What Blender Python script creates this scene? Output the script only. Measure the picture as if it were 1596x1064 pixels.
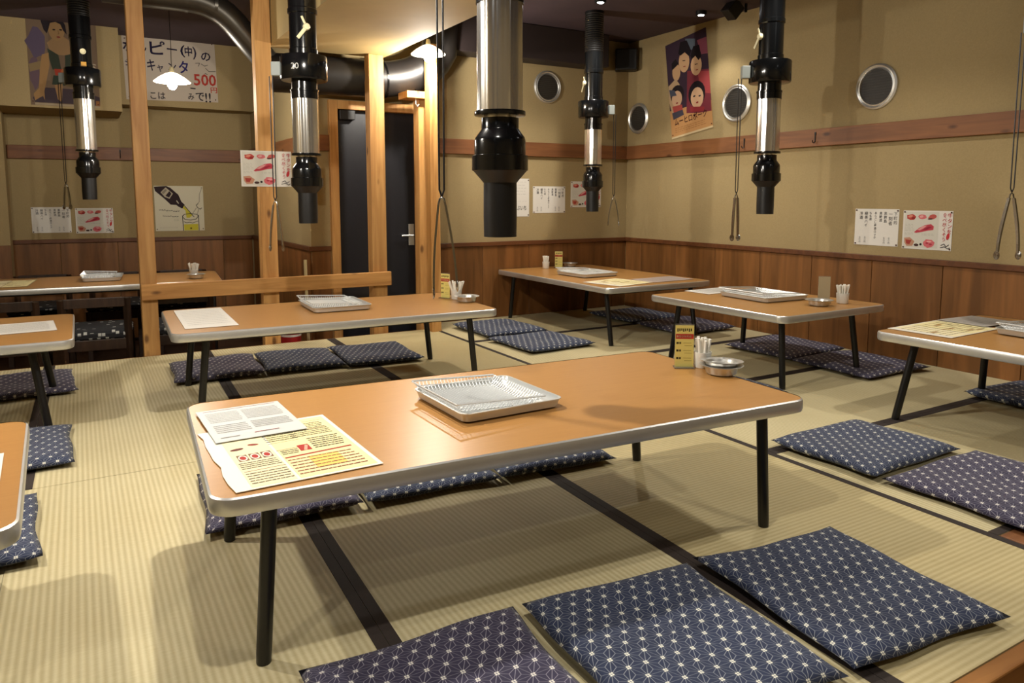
import bpy, bmesh, math, random
from mathutils import Vector, Matrix
random.seed(7)
R = math.radians
SC = bpy.context.scene
COL = SC.collection
for _o in list(bpy.data.objects): bpy.data.objects.remove(_o)

# ------------------------------------------------------------------ camera
cd = bpy.data.cameras.new('camera'); cam = bpy.data.objects.new('camera', cd); COL.objects.link(cam)
cam.location = (0, 0, 1.0); cam.rotation_euler = (R(90 - 6.264), R(0), R(-30.418))
cd.sensor_width = 36; cd.lens = 1148.4 / 1596 * 36; cd.shift_y = -98.2 / 1596; cd.clip_start = .02; cd.clip_end = 60
SC.camera = cam
# ------------------------------------------------------------------ world, exposure
w = bpy.data.worlds.new('world'); SC.world = w; w.use_nodes = True
w.node_tree.nodes['Background'].inputs[0].default_value = (.9, .8, .62, 1)
w.node_tree.nodes['Background'].inputs[1].default_value = .02
vs = SC.view_settings
vs.view_transform = 'Standard'; vs.look = 'None'; vs.exposure = 0.68; vs.gamma = 1; vs.use_curve_mapping = False
SC.cycles.max_bounces = 6; SC.cycles.diffuse_bounces = 4; SC.cycles.glossy_bounces = 3; SC.cycles.transmission_bounces = 4
SC.cycles.caustics_reflective = False; SC.cycles.caustics_refractive = False
LAMP = (1.0, .94, .845)          # warm white of the lamps
P_PEND = 58.0                   # watts of a pendant
P_SPOT = 15.0                   # watts of a ceiling spot

# ------------------------------------------------------------------ colour / materials
def lin(h):
    h = h.lstrip('#'); out = []
    for i in (0, 2, 4):
        c = int(h[i:i+2], 16) / 255
        out.append(c / 12.92 if c <= .04045 else ((c + .055) / 1.055) ** 2.4)
    return (*out, 1)
MC = {}
def base(name):
    m = bpy.data.materials.new(name); m.use_nodes = True
    return m, m.node_tree.nodes, m.node_tree.links, m.node_tree.nodes['Principled BSDF']
def plain(name, h, rough=.6, metal=0, spec=.5, emit=0, noise=0, scale=30, bump=0):
    k = (name, h, rough, metal, emit)
    if k in MC: return MC[k]
    m, N, L, b = base(name)
    b.inputs['Base Color'].default_value = lin(h); b.inputs['Roughness'].default_value = rough
    b.inputs['Metallic'].default_value = metal; b.inputs['Specular IOR Level'].default_value = spec
    if emit:
        b.inputs['Emission Color'].default_value = lin(h); b.inputs['Emission Strength'].default_value = emit
    if noise or bump:
        tc = N.new('ShaderNodeTexCoord'); n = N.new('ShaderNodeTexNoise'); n.inputs['Scale'].default_value = scale
        n.inputs['Detail'].default_value = 4; L.new(tc.outputs['Object'], n.inputs['Vector'])
        if noise:
            mx = N.new('ShaderNodeMixRGB'); mx.blend_type = 'MULTIPLY'; mx.inputs[0].default_value = noise
            mx.inputs[1].default_value = lin(h)
            r = N.new('ShaderNodeMapRange'); r.inputs[1].default_value = .3; r.inputs[2].default_value = .7; r.inputs[3].default_value = .45; r.inputs[4].default_value = 1.25
            L.new(n.outputs['Fac'], r.inputs[0]); L.new(r.outputs[0], mx.inputs[2]); L.new(mx.outputs[0], b.inputs['Base Color'])
        if bump:
            bp = N.new('ShaderNodeBump'); bp.inputs['Strength'].default_value = bump; bp.inputs['Distance'].default_value = .002
            L.new(n.outputs['Fac'], bp.inputs['Height']); L.new(bp.outputs[0], b.inputs['Normal'])
    MC[k] = m
    return m

def wood(name, c1, c2, axis='z', rough=.5, scale=1.0, knots=True, vary=.25, spec=.4):
    m, N, L, b = base(name)
    tc = N.new('ShaderNodeTexCoord'); mp = N.new('ShaderNodeMapping')
    s = [14 * scale] * 3; s['xyz'.index(axis)] = 1.1 * scale; mp.inputs['Scale'].default_value = s
    oi = N.new('ShaderNodeObjectInfo'); ad = N.new('ShaderNodeVectorMath'); ad.operation = 'ADD'
    sc = N.new('ShaderNodeVectorMath'); sc.operation = 'SCALE'; sc.inputs['Scale'].default_value = 13.0
    cb = N.new('ShaderNodeCombineXYZ')
    for i in range(3): L.new(oi.outputs['Random'], cb.inputs[i])
    L.new(cb.outputs[0], sc.inputs[0]); L.new(tc.outputs['Object'], ad.inputs[0]); L.new(sc.outputs[0], ad.inputs[1])
    L.new(ad.outputs[0], mp.inputs['Vector'])
    n = N.new('ShaderNodeTexNoise'); n.inputs['Scale'].default_value = 1.6; n.inputs['Detail'].default_value = 7; n.inputs['Distortion'].default_value = .8
    L.new(mp.outputs[0], n.inputs['Vector'])
    cr = N.new('ShaderNodeValToRGB'); cr.color_ramp.elements[0].position = .32; cr.color_ramp.elements[1].position = .68
    cr.color_ramp.elements[0].color = lin(c2); cr.color_ramp.elements[1].color = lin(c1)
    L.new(n.outputs['Fac'], cr.inputs[0])
    hv = N.new('ShaderNodeHueSaturation'); mr = N.new('ShaderNodeMapRange'); mr.inputs[3].default_value = 1 - vary; mr.inputs[4].default_value = 1 + vary
    L.new(oi.outputs['Random'], mr.inputs[0]); L.new(mr.outputs[0], hv.inputs['Value']); L.new(cr.outputs[0], hv.inputs['Color'])
    out = hv.outputs[0]
    if knots:
        v = N.new('ShaderNodeTexVoronoi'); v.inputs['Scale'].default_value = 1.0
        m2 = N.new('ShaderNodeMapping'); s2 = [9.0] * 3; s2['xyz'.index(axis)] = 4.0; m2.inputs['Scale'].default_value = s2
        L.new(ad.outputs[0], m2.inputs['Vector']); L.new(m2.outputs[0], v.inputs['Vector'])
        r2 = N.new('ShaderNodeValToRGB'); r2.color_ramp.elements[0].position = .07; r2.color_ramp.elements[1].position = .16
        r2.color_ramp.elements[0].color = lin('#5a3416'); r2.color_ramp.elements[1].color = (1, 1, 1, 1)
        mx = N.new('ShaderNodeMixRGB'); mx.blend_type = 'MULTIPLY'; mx.inputs[0].default_value = .75
        L.new(v.outputs['Distance'], r2.inputs[0]); L.new(out, mx.inputs[1]); L.new(r2.outputs[0], mx.inputs[2]); out = mx.outputs[0]
    L.new(out, b.inputs['Base Color']); b.inputs['Roughness'].default_value = rough; b.inputs['Specular IOR Level'].default_value = spec
    bp = N.new('ShaderNodeBump'); bp.inputs['Strength'].default_value = .15; bp.inputs['Distance'].default_value = .002
    L.new(n.outputs['Fac'], bp.inputs['Height']); L.new(bp.outputs[0], b.inputs['Normal'])
    return m

class NB:
    """tiny node-math builder"""
    def __init__(s, m): s.N = m.node_tree.nodes; s.L = m.node_tree.links
    def m(s, op, a, b=None, c=None):
        n = s.N.new('ShaderNodeMath'); n.operation = op
        for i, v in enumerate((a, b, c)):
            if v is None: continue
            if isinstance(v, (int, float)): n.inputs[i].default_value = v
            else: s.L.new(v, n.inputs[i])
        return n.outputs[0]
    def step(s, a, lo, hi):       # smooth 1 -> 0 between lo and hi
        n = s.N.new('ShaderNodeMapRange'); n.interpolation_type = 'SMOOTHSTEP'
        n.inputs[1].default_value = lo; n.inputs[2].default_value = hi; n.inputs[3].default_value = 1; n.inputs[4].default_value = 0
        s.L.new(a, n.inputs[0]); return n.outputs[0]

def hemp_leaf(name, ground, ground2, line, dot, a=.0425):
    """navy cotton printed with the asanoha star lattice; UV is in metres on the cloth"""
    m, N, L, b = base(name); B = NB(m)
    uv = N.new('ShaderNodeUVMap'); uv.uv_map = 'UVMap'
    sp = N.new('ShaderNodeSeparateXYZ'); L.new(uv.outputs[0], sp.inputs[0])
    x, y = sp.outputs[0], sp.outputs[1]
    H = a * math.sqrt(3) / 2
    lw = .00065
    tot = None
    for k, wt in ((0, .55), (1, 1.0), (2, .55)):
        t = math.pi * k / 3
        dx, dy = math.cos(t), math.sin(t); nx, ny = -dy, dx
        un = B.m('ADD', B.m('MULTIPLY', x, nx), B.m('MULTIPLY', y, ny))       # across the edge family
        ua = B.m('ADD', B.m('MULTIPLY', x, dx), B.m('MULTIPLY', y, dy))       # along it
        # lattice edges
        d = B.m('MULTIPLY', B.m('PINGPONG', un, H / 2), 1.0)
        d = B.m('ABSOLUTE', B.m('SUBTRACT', un, B.m('MULTIPLY', B.m('ROUND', B.m('DIVIDE', un, H)), H)))
        e = B.m('MULTIPLY', B.step(d, lw * .7, lw * 1.7), wt)
        # spokes to the triangle centres: along n, at ua = k*a/2
        kk = B.m('ROUND', B.m('DIVIDE', ua, a / 2))
        d2 = B.m('ABSOLUTE', B.m('SUBTRACT', ua, B.m('MULTIPLY', kk, a / 2)))
        ph = B.m('ADD', B.m('DIVIDE', un, 2 * H), B.m('MULTIPLY', kk, .5))
        fr = B.m('ABSOLUTE', B.m('SUBTRACT', ph, B.m('ROUND', ph)))
        on = B.m('LESS_THAN', fr, 1 / 3)
        wt2 = 1.0 if k != 1 else .5
        e2 = B.m('MULTIPLY', B.m('MULTIPLY', B.step(d2, lw * .7, lw * 1.7), on), wt2)
        mxx = B.m('MAXIMUM', e, e2)
        tot = mxx if tot is None else B.m('MAXIMUM', tot, mxx)
    # four-petal dots at the lattice points: two rectangular lattices a x 2H
    dots = None
    for ox, oy in ((0, 0), (a / 2, H)):
        px = B.m('SUBTRACT', x, ox); py = B.m('SUBTRACT', y, oy)
        ax_ = B.m('ABSOLUTE', B.m('SUBTRACT', px, B.m('MULTIPLY', B.m('ROUND', B.m('DIVIDE', px, a)), a)))
        ay_ = B.m('ABSOLUTE', B.m('SUBTRACT', py, B.m('MULTIPLY', B.m('ROUND', B.m('DIVIDE', py, 2 * H)), 2 * H)))
        q = B.m('SQRT', B.m('ADD', B.m('POWER', B.m('SUBTRACT', ax_, .0027), 2), B.m('POWER', B.m('SUBTRACT', ay_, .0027), 2)))
        dd = B.step(q, .0020, .0027)
        dots = dd if dots is None else B.m('MAXIMUM', dots, dd)
    tc = N.new('ShaderNodeTexCoord')
    n = N.new('ShaderNodeTexNoise'); n.inputs['Scale'].default_value = 7; n.inputs['Detail'].default_value = 3; L.new(tc.outputs['Object'], n.inputs['Vector'])
    g = N.new('ShaderNodeMixRGB'); g.inputs[1].default_value = lin(ground); g.inputs[2].default_value = lin(ground2); L.new(n.outputs['Fac'], g.inputs[0])
    m1 = N.new('ShaderNodeMixRGB'); L.new(B.m('MULTIPLY', tot, .55), m1.inputs[0]); L.new(g.outputs[0], m1.inputs[1]); m1.inputs[2].default_value = lin(line)
    m2 = N.new('ShaderNodeMixRGB'); L.new(dots, m2.inputs[0]); L.new(m1.outputs[0], m2.inputs[1]); m2.inputs[2].default_value = lin(dot)
    L.new(m2.outputs[0], b.inputs['Base Color']); b.inputs['Roughness'].default_value = .85; b.inputs['Specular IOR Level'].default_value = .25
    b.inputs['Sheen Weight'].default_value = .12
    n3 = N.new('ShaderNodeTexNoise'); n3.inputs['Scale'].default_value = 16; n3.inputs['Detail'].default_value = 3; L.new(tc.outputs['Object'], n3.inputs['Vector'])
    bp = N.new('ShaderNodeBump'); bp.inputs['Strength'].default_value = .35; bp.inputs['Distance'].default_value = .006
    L.new(n3.outputs['Fac'], bp.inputs['Height']); L.new(bp.outputs[0], b.inputs['Normal'])
    return m

def tatami(name, axis, c1='#d2c7a0', c2='#b4a67c'):
    """rush weave: ridges along one axis, fine reeds across"""
    m, N, L, b = base(name); B = NB(m)
    tc = N.new('ShaderNodeTexCoord'); sp = N.new('ShaderNodeSeparateXYZ'); L.new(tc.outputs['Object'], sp.inputs[0])
    u = sp.outputs[0] if axis == 'y' else sp.outputs[1]
    v = sp.outputs[1] if axis == 'y' else sp.outputs[0]
    ridge = B.m('ADD', B.m('MULTIPLY', B.m('SINE', B.m('MULTIPLY', u, 2 * math.pi / .0165)), .5), .5)
    reed = B.m('ADD', B.m('MULTIPLY', B.m('SINE', B.m('MULTIPLY', v, 2 * math.pi / .0032)), .5), .5)
    mp = N.new('ShaderNodeMapping'); mp.inputs['Scale'].default_value = (60, 400, 60) if axis == 'y' else (400, 60, 60)
    mp.inputs['Scale'].default_value = (30, 260, 30) if axis == 'y' else (260, 30, 30)
    L.new(tc.outputs['Object'], mp.inputs['Vector'])
    n = N.new('ShaderNodeTexNoise'); n.inputs['Scale'].default_value = 1; n.inputs['Detail'].default_value = 3; L.new(mp.outputs[0], n.inputs['Vector'])
    n2 = N.new('ShaderNodeTexNoise'); n2.inputs['Scale'].default_value = 2.2; n2.inputs['Detail'].default_value = 4; L.new(tc.outputs['Object'], n2.inputs['Vector'])
    f = B.m('ADD', B.m('MULTIPLY', ridge, .36), B.m('ADD', B.m('MULTIPLY', n.outputs['Fac'], .35), B.m('MULTIPLY', n2.outputs['Fac'], .45)))
    cr = N.new('ShaderNodeValToRGB'); cr.color_ramp.elements[0].position = .3; cr.color_ramp.elements[1].position = .85
    cr.color_ramp.elements[0].color = lin(c2); cr.color_ramp.elements[1].color = lin(c1); L.new(f, cr.inputs[0])
    L.new(cr.outputs[0], b.inputs['Base Color']); b.inputs['Roughness'].default_value = .6; b.inputs['Specular IOR Level'].default_value = .3
    hh = B.m('ADD', B.m('MULTIPLY', ridge, .8), B.m('MULTIPLY', reed, .2))
    bp = N.new('ShaderNodeBump'); bp.inputs['Strength'].default_value = .35; bp.inputs['Distance'].default_value = .0015
    L.new(hh, bp.inputs['Height']); L.new(bp.outputs[0], b.inputs['Normal'])
    return m

def wallpaper(name, c1, c2):
    m, N, L, b = base(name)
    tc = N.new('ShaderNodeTexCoord')
    n = N.new('ShaderNodeTexNoise'); n.inputs['Scale'].default_value = 120; n.inputs['Detail'].default_value = 4; L.new(tc.outputs['Object'], n.inputs['Vector'])
    n2 = N.new('ShaderNodeTexNoise'); n2.inputs['Scale'].default_value = 1.3; n2.inputs['Detail'].default_value = 3; L.new(tc.outputs['Object'], n2.inputs['Vector'])
    mx = N.new('ShaderNodeMixRGB'); mx.inputs[1].default_value = lin(c1); mx.inputs[2].default_value = lin(c2); L.new(n2.outputs['Fac'], mx.inputs[0])
    mu = N.new('ShaderNodeMixRGB'); mu.blend_type = 'MULTIPLY'; mu.inputs[0].default_value = .25; L.new(mx.outputs[0], mu.inputs[1]); L.new(n.outputs['Fac'], mu.inputs[2])
    L.new(mu.outputs[0], b.inputs['Base Color']); b.inputs['Roughness'].default_value = .9; b.inputs['Specular IOR Level'].default_value = .2
    bp = N.new('ShaderNodeBump'); bp.inputs['Strength'].default_value = .3; bp.inputs['Distance'].default_value = .002
    L.new(n.outputs['Fac'], bp.inputs['Height']); L.new(bp.outputs[0], b.inputs['Normal'])
    return m

def laminate(name):
    m, N, L, b = base(name)
    tc = N.new('ShaderNodeTexCoord'); mp = N.new('ShaderNodeMapping'); mp.inputs['Scale'].default_value = (3, 40, 3); L.new(tc.outputs['Object'], mp.inputs['Vector'])
    n = N.new('ShaderNodeTexNoise'); n.inputs['Scale'].default_value = 3; n.inputs['Detail'].default_value = 6; L.new(mp.outputs[0], n.inputs['Vector'])
    mx = N.new('ShaderNodeMixRGB'); mx.inputs[1].default_value = lin('#a5763f'); mx.inputs[2].default_value = lin('#b2834b'); L.new(n.outputs['Fac'], mx.inputs[0])
    L.new(mx.outputs[0], b.inputs['Base Color']); b.inputs['Roughness'].default_value = .34; b.inputs['Specular IOR Level'].default_value = .5
    n2 = N.new('ShaderNodeTexNoise'); n2.inputs['Scale'].default_value = 90; L.new(tc.outputs['Object'], n2.inputs['Vector'])
    bp = N.new('ShaderNodeBump'); bp.inputs['Strength'].default_value = .04; bp.inputs['Distance'].default_value = .001
    L.new(n2.outputs['Fac'], bp.inputs['Height']); L.new(bp.outputs[0], b.inputs['Normal'])
    return m

M_POST = wood('pine_post', '#c59659', '#a3723c', 'z', .55)
M_BEAM = wood('pine_beam', '#b7884f', '#926534', 'x', .55)
M_RAILX = wood('rail_wood_x', '#875834', '#6c4328', 'x', .5, knots=True, vary=.08)
M_RAILY = wood('rail_wood_y', '#8a5a34', '#704628', 'y', .5, knots=True, vary=.08)
M_WAIN = wood('wainscot_wood', '#87592f', '#63401f', 'z', .42, scale=.6, knots=False, vary=.16)
M_CAP = wood('cap_wood', '#6a4022', '#53301a', 'x', .45, knots=False, vary=.05)
M_KAM = wood('edge_wood', '#a8743c', '#8a5a2a', 'x', .4, knots=False, vary=.05)
M_DKWOOD = wood('dark_chair_wood', '#3a2618', '#22150d', 'z', .45, knots=False, vary=.2)
M_LOWF = wood('low_floor_wood', '#4a3220', '#2c1c12', 'x', .4, knots=False, vary=.1)
M_WALL = wallpaper('beige_wallpaper', '#ae9a70', '#a08c64')
M_CEIL = plain('ceiling_paint', '#46363c', .8, noise=.3, scale=3)
M_SOFF = plain('soffit_paint', '#bda36a', .8, noise=.25, scale=2)
M_TATY = tatami('tatami_ridges_y', 'y'); M_TATX = tatami('tatami_ridges_x', 'x', '#c7b98e', '#ad9d70')
M_HERI = plain('heri_cloth', '#2e241f', .8, noise=.3, scale=200)
M_LAM = laminate('table_laminate')
M_ALU = plain('edge_aluminium', '#d9d9d6', .36, .8, noise=.10, scale=14)
M_BLK = plain('black_enamel', '#0c0b0b', .35)
M_GLOSS = plain('black_gloss', '#0b0c0d', .16)
M_MATTE = plain('black_matte', '#0e0d0d', .46)
M_CHROME = plain('chrome', '#e6e4de', .17, .93)
M_STEEL = plain('steel', '#d6d5d0', .36, .85)
M_GREYBOX = plain('grey_plastic', '#8d938f', .5)
M_CREAM = plain('cream_plastic', '#d8cfa8', .45)
M_PAPER = plain('white_paper', '#dcd8cf', .7)
M_CREAMP = plain('cream_paper', '#e8e4d4', .5)
M_WHITE = plain('white_enamel', '#e4e1d8', .35)
M_NAVY = hemp_leaf('hemp_leaf_navy', '#222a42', '#303a55', '#a9adb2', '#e8e6d6')
M_PURP = hemp_leaf('hemp_leaf_plum', '#312e42', '#3e3a51', '#aeaab6', '#e8e4da')

# ------------------------------------------------------------------ mesh builder
class MB:
    def __init__(s): s.v = []; s.f = []; s.i = []; s.uv = None
    def add(s, vs, fs, mi=0):
        o = len(s.v); s.v += [tuple(p) for p in vs]; s.f += [[o + k for k in f] for f in fs]; s.i += [mi] * len(fs); return s
    def box(s, x0, x1, y0, y1, z0, z1, mi=0):
        return s.add([(x0,y0,z0),(x1,y0,z0),(x1,y1,z0),(x0,y1,z0),(x0,y0,z1),(x1,y0,z1),(x1,y1,z1),(x0,y1,z1)],
                     [(0,3,2,1),(4,5,6,7),(0,1,5,4),(1,2,6,5),(2,3,7,6),(3,0,4,7)], mi)
    def prism(s, poly, z0, z1, mi=0):
        n = len(poly)
        return s.add([(x,y,z0) for x,y in poly] + [(x,y,z1) for x,y in poly],
                     [list(range(n))[::-1], list(range(n, 2*n))] + [(k,(k+1)%n,n+(k+1)%n,n+k) for k in range(n)], mi)
    def lathe(s, prof, n=24, c=(0,0,0), mi=0, cap=True):
        vs = []; fs = []
        for r, z in prof:
            for k in range(n):
                t = 2*math.pi*k/n; vs.append((c[0]+r*math.cos(t), c[1]+r*math.sin(t), c[2]+z))
        for j in range(len(prof)-1):
            for k in range(n):
                a = j*n+k; b_ = j*n+(k+1)%n; fs.append((a, b_, b_+n, a+n))
        if cap:
            if prof[0][0] > 1e-5: fs.append(list(range(n))[::-1])
            if prof[-1][0] > 1e-5: fs.append([ (len(prof)-1)*n+k for k in range(n)])
        return s.add(vs, fs, mi)
    def tube(s, pts, r, n=8, mi=0, cap=True):
        pts = [Vector(p) for p in pts]; rs = r if isinstance(r, (list, tuple)) else [r]*len(pts)
        vs = []; fs = []; prev = None
        for j, p in enumerate(pts):
            d = (pts[min(j+1,len(pts)-1)] - pts[max(j-1,0)]).normalized()
            if prev is None:
                a = Vector((0,0,1)) if abs(d.z) < .9 else Vector((1,0,0)); u = d.cross(a).normalized()
            else: u = (prev - d*prev.dot(d)).normalized()
            prev = u; v = d.cross(u)
            for k in range(n):
                t = 2*math.pi*k/n; vs.append(p + u*(rs[j]*math.cos(t)) + v*(rs[j]*math.sin(t)))
        for j in range(len(pts)-1):
            for k in range(n):
                a = j*n+k; b_ = j*n+(k+1)%n; fs.append((a, b_, b_+n, a+n))
        if cap: fs.append(list(range(n))[::-1]); fs.append([(len(pts)-1)*n+k for k in range(n)])
        return s.add(vs, fs, mi)
    def mesh(s, name, mats, smooth=False, fix=True):
        me = bpy.data.meshes.new(name); me.from_pydata(s.v, [], s.f)
        for m in (mats if isinstance(mats, (list, tuple)) else [mats]): me.materials.append(m)
        me.polygons.foreach_set('material_index', s.i)
        if fix:
            bm = bmesh.new(); bm.from_mesh(me); bmesh.ops.recalc_face_normals(bm, faces=bm.faces); bm.to_mesh(me); bm.free()
        if smooth:
            me.polygons.foreach_set('use_smooth', [True]*len(me.polygons))
            try: me.set_sharp_from_angle(angle=R(38))
            except Exception: pass
        me.update(); return me
    def build(s, name, mats, parent=None, smooth=False, bevel=0, seg=2, loc=None, fix=True):
        o = bpy.data.objects.new(name, s.mesh(name, mats, smooth, fix)); COL.objects.link(o)
        if parent is not None: o.parent = parent
        if loc: o.location = loc
        if bevel:
            b = o.modifiers.new('bevel', 'BEVEL'); b.width = bevel; b.segments = seg; b.limit_method = 'ANGLE'; b.angle_limit = R(40)
        return o
def tag(o, label=None, cat=None, group=None, kind=None):
    if label: o['label'] = label
    if cat: o['category'] = cat
    if group: o['group'] = group
    if kind: o['kind'] = kind
    return o
def empty(name, loc=(0,0,0), rz=0):
    o = bpy.data.objects.new(name, None); COL.objects.link(o); o.empty_display_size = .05
    o.location = loc; o.rotation_euler = (0,0,rz); return o
def thing(name, label, cat, loc=(0,0,0), rz=0, group=None): return tag(empty(name, loc, rz), label, cat, group)
def copy_tree(o, parent=None):
    c = o.copy(); COL.objects.link(c); c.parent = parent
    for ch in o.children: copy_tree(ch, c)
    return c
def struct(o): o['kind'] = 'structure'; return o
def rrect(hx, hy, r, n=6):
    p = []
    for cx, cy, a0 in ((hx-r,hy-r,0),(-hx+r,hy-r,90),(-hx+r,-hy+r,180),(hx-r,-hy+r,270)):
        for k in range(n+1):
            t = R(a0 + 90*k/n); p.append((cx+r*math.cos(t), cy+r*math.sin(t)))
    return p

# ================================================================== THE SETTING
XR, YB, ZC, ZL = 4.37, 5.36, 2.38, -.30
XSIDE, YDOOR, YFAR = 1.49, 5.5, 7.65
WZ, RZ0, RZ1 = .632, 1.345, 1.462

# tatami platform -------------------------------------------------
floor = struct(MB().box(-2.6, 2.31, .74, 5.12, ZL, -.055).box(2.31, XR, 1.06, YB, ZL, -.055).build('floor', M_DKWOOD))
x0 = lambda y: -.247 + .010*y
xA = lambda y: .500 + .034*y
xB = lambda y: 1.372 + .026*y
xC = lambda y: 2.305 + .003*y
xm = lambda y: x0(y) - .80
xm2 = lambda y: x0(y) - 1.60
HW = .029
def mat(q, mtl, edges):
    """q: four corners counter-clockwise from near-left; edges: indices of the sides that carry a cloth border"""
    g = .0012; c = [Vector((a, b)) for a, b in q]; ce = sum(c, Vector((0,0)))/4
    qq = [p + (ce-p).normalized()*g*1.4 for p in c]
    o = MB().prism([tuple(p) for p in qq], -.055, 0).build('tatami_mat', mtl, floor)
    for e in edges:
        a, b = qq[e], qq[(e+1) % 4]; d = (b-a).normalized(); n = Vector((-d.y, d.x))
        MB().prism([tuple(a), tuple(b), tuple(b+n*HW), tuple(a+n*HW)], -.0005, .0012).build('tatami_border', M_HERI, o)
YS = [.77, 2.95, 5.12]
for fa, fb, mtl in ((xm2, xm, M_TATY), (xm, x0, M_TATY), (x0, xA, M_TATY), (xA, xB, M_TATY), (xB, xC, M_TATX)):
    for ya, yb in zip(YS[:-1], YS[1:]):
        ed = [1, 3]
        if fa is x0: ed = [1, 3] if ya > 2 else [1]
        if fb is x0 and ya < 2: ed = [3]
        mat([(fa(ya),ya),(fb(ya),ya),(fb(yb),yb),(fa(yb),yb)], mtl, ed)
yy = [1.075, 1.918, 2.768, 3.606, 4.500, YB]
for ya, yb in zip(yy[:-1], yy[1:]):
    mat([(xC(ya),ya),(XR,ya),(XR,yb),(xC(yb),yb)], M_TATY, [0, 2] if yb < 5.3 else [0])
struct(MB().box(-2.6, 2.315, .728, .769, ZL, .001).build('trim_1', M_KAM, bevel=.004))          # wooden lip of the platform
struct(MB().box(2.315, XR, .728, 1.074, ZL, .001).build('trim_2', M_RAILX, bevel=.004))         # wooden board at the platform corner
struct(MB().box(-2.6, 2.35, 5.121, 5.128, ZL, .0).build('trim_3', M_KAM))                         # far lip
low = struct(MB().box(-2.7, XR+.1, -1.7, 7.95, ZL-.06, ZL).build('floor_lower', M_LOWF))

# walls -----------------------------------------------------------
struct(MB().box(XR, XR+.1, -1.7, YB+.1, ZL, ZC).build('wall_right', M_WALL))
struct(MB().box(2.40, XR, YB, YB+.1, ZL, ZC).build('wall_back', M_WALL))
struct(MB().box(XSIDE, 1.64, YDOOR, YDOOR+.08, ZL, ZC).box(1.64, 2.40, YDOOR, YDOOR+.08, 1.72, ZC).box(2.39, 2.40, YB+.02, YDOOR+.08, ZL, ZC).build('wall_door', M_WALL))
struct(MB().box(XSIDE, XSIDE+.08, YDOOR+.08, YFAR+.2, ZL, ZC).build('wall_side', M_WALL))
SL = -.085            # the far wall of the lower room runs slightly askew
yf = lambda x: 7.68 + SL*x
wf = MB().prism([(-2.7, yf(-2.7)), (1.6, yf(1.6)), (1.6, yf(1.6)+.1), (-2.7, yf(-2.7)+.1)], ZL, ZC)
struct(wf.build('wall_far', M_WALL))
struct(MB().box(-2.7, -2.6, -1.7, 7.95, ZL, ZC).build('wall_left', M_WALL))
struct(MB().box(-2.7, XR+.1, -1.7, -1.6, ZL, ZC).build('wall_front', M_WALL))
struct(MB().box(-2.7, XR+.1, -1.7, 7.95, ZC, ZC+.08).build('ceiling', M_CEIL))
struct(MB().box(1.17, 1.985, 1.9, 5.26, 2.013, ZC).build('ceiling_soffit', M_SOFF))
struct(MB().box(-2.6, .365, 7.0, 7.6, 1.708, ZC).build('wall_bulkhead', M_WALL))
struct(MB().box(.37, XSIDE, 7.3, 7.54, 1.80, ZC).build('wall_bulkhead', M_WALL))
struct(MB().box(-1.1, -.50, 7.45, 7.75, ZL, 1.708).build('wall_pier', M_WALL))

# wainscot boards, caps and rails ----------------------------------
def boards(parent, a, b, axis, c, z0, z1, w, t=.012, face=-1, ofs=None):
    """row of upright boards on a wall plane; axis = running axis, c = plane"""
    p = a; k = 0
    while p < b - .02:
        q = min(p + w, b)
        lo, hi = (c + face*t, c) if face < 0 else (c, c + t)
        m = MB()
        if axis == 'x': m.box(p+.0015, q-.0015, lo, hi, z0, z1)
        else: m.box(lo, hi, p+.0015, q-.0015, z0, z1)
        m.build('wainscot_board', M_WAIN, parent, bevel=.002, seg=1)
        p = q; k += 1
wr = bpy.data.objects['wall_right']; wb = bpy.data.objects['wall_back']; wd = bpy.data.objects['wall_door']; wsd = bpy.data.objects['wall_side']; wfr = bpy.data.objects['wall_far']
boards(wr, 1.08, YB-.012, 'y', XR, 0, WZ-.03, .45)
boards(wb, 2.41, XR-.012, 'x', YB, 0, WZ-.03, .45)
boards(wd, XSIDE, 1.635, 'x', YDOOR, ZL, WZ-.03, .45)
boards(wsd, YDOOR-.0, 7.55, 'y', XSIDE, ZL, WZ-.03, .45)
# far wall boards follow the askew wall
p = -2.4
while p < 1.46:
    q = min(p + .45, 1.465)
    MB().prism([(p+.0015, yf(p)-.012), (q-.0015, yf(q)-.012), (q-.0015, yf(q)-.0005), (p+.0015, yf(p)-.0005)], ZL, WZ-.035).build('wainscot_board', M_WAIN, wfr, bevel=.002, seg=1)
    p = q
n = [4]
def trim(m, mtl, bevel=.003):
    o = struct(m.build('trim_%d' % n[0], mtl, bevel=bevel)); n[0] += 1; return o
trim(MB().box(XR-.026, XR, 1.08, YB, WZ-.03, WZ+.004), M_CAP)
trim(MB().box(2.41, XR-.026, YB-.026, YB, WZ-.03, WZ+.004), M_CAP)
trim(MB().box(XR-.03, XR, -1.5, YB, RZ0, RZ1), M_RAILY)
trim(MB().box(2.36, XR-.03, YB-.03, YB, RZ0, RZ1), M_RAILX)
trim(MB().box(XSIDE-.026, 1.635, YDOOR-.026, YDOOR, WZ-.03, WZ+.004), M_CAP)
trim(MB().box(XSIDE-.026, XSIDE, YDOOR, 7.55, WZ-.03, WZ+.004), M_CAP)
trim(MB().box(XSIDE-.028, 1.64, YDOOR-.028, YDOOR, RZ0, RZ1), M_RAILX)
trim(MB().box(XSIDE-.028, XSIDE, YDOOR, 7.55, RZ0, RZ1), M_RAILY)
def askew(x_0, x_1, t, z0, z1): return MB().prism([(x_0, yf(x_0)-t), (x_1, yf(x_1)-t), (x_1, yf(x_1)-.0005), (x_0, yf(x_0)-.0005)], z0, z1)
trim(askew(-2.5, 1.46, .026, WZ-.035, WZ), M_CAP)
trim(askew(-.495, 1.46, .028, 1.335, 1.45), M_RAILX)
trim(MB().box(-1.1, -.50, 7.437, 7.449, ZL, WZ-.03), M_WAIN)

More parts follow.
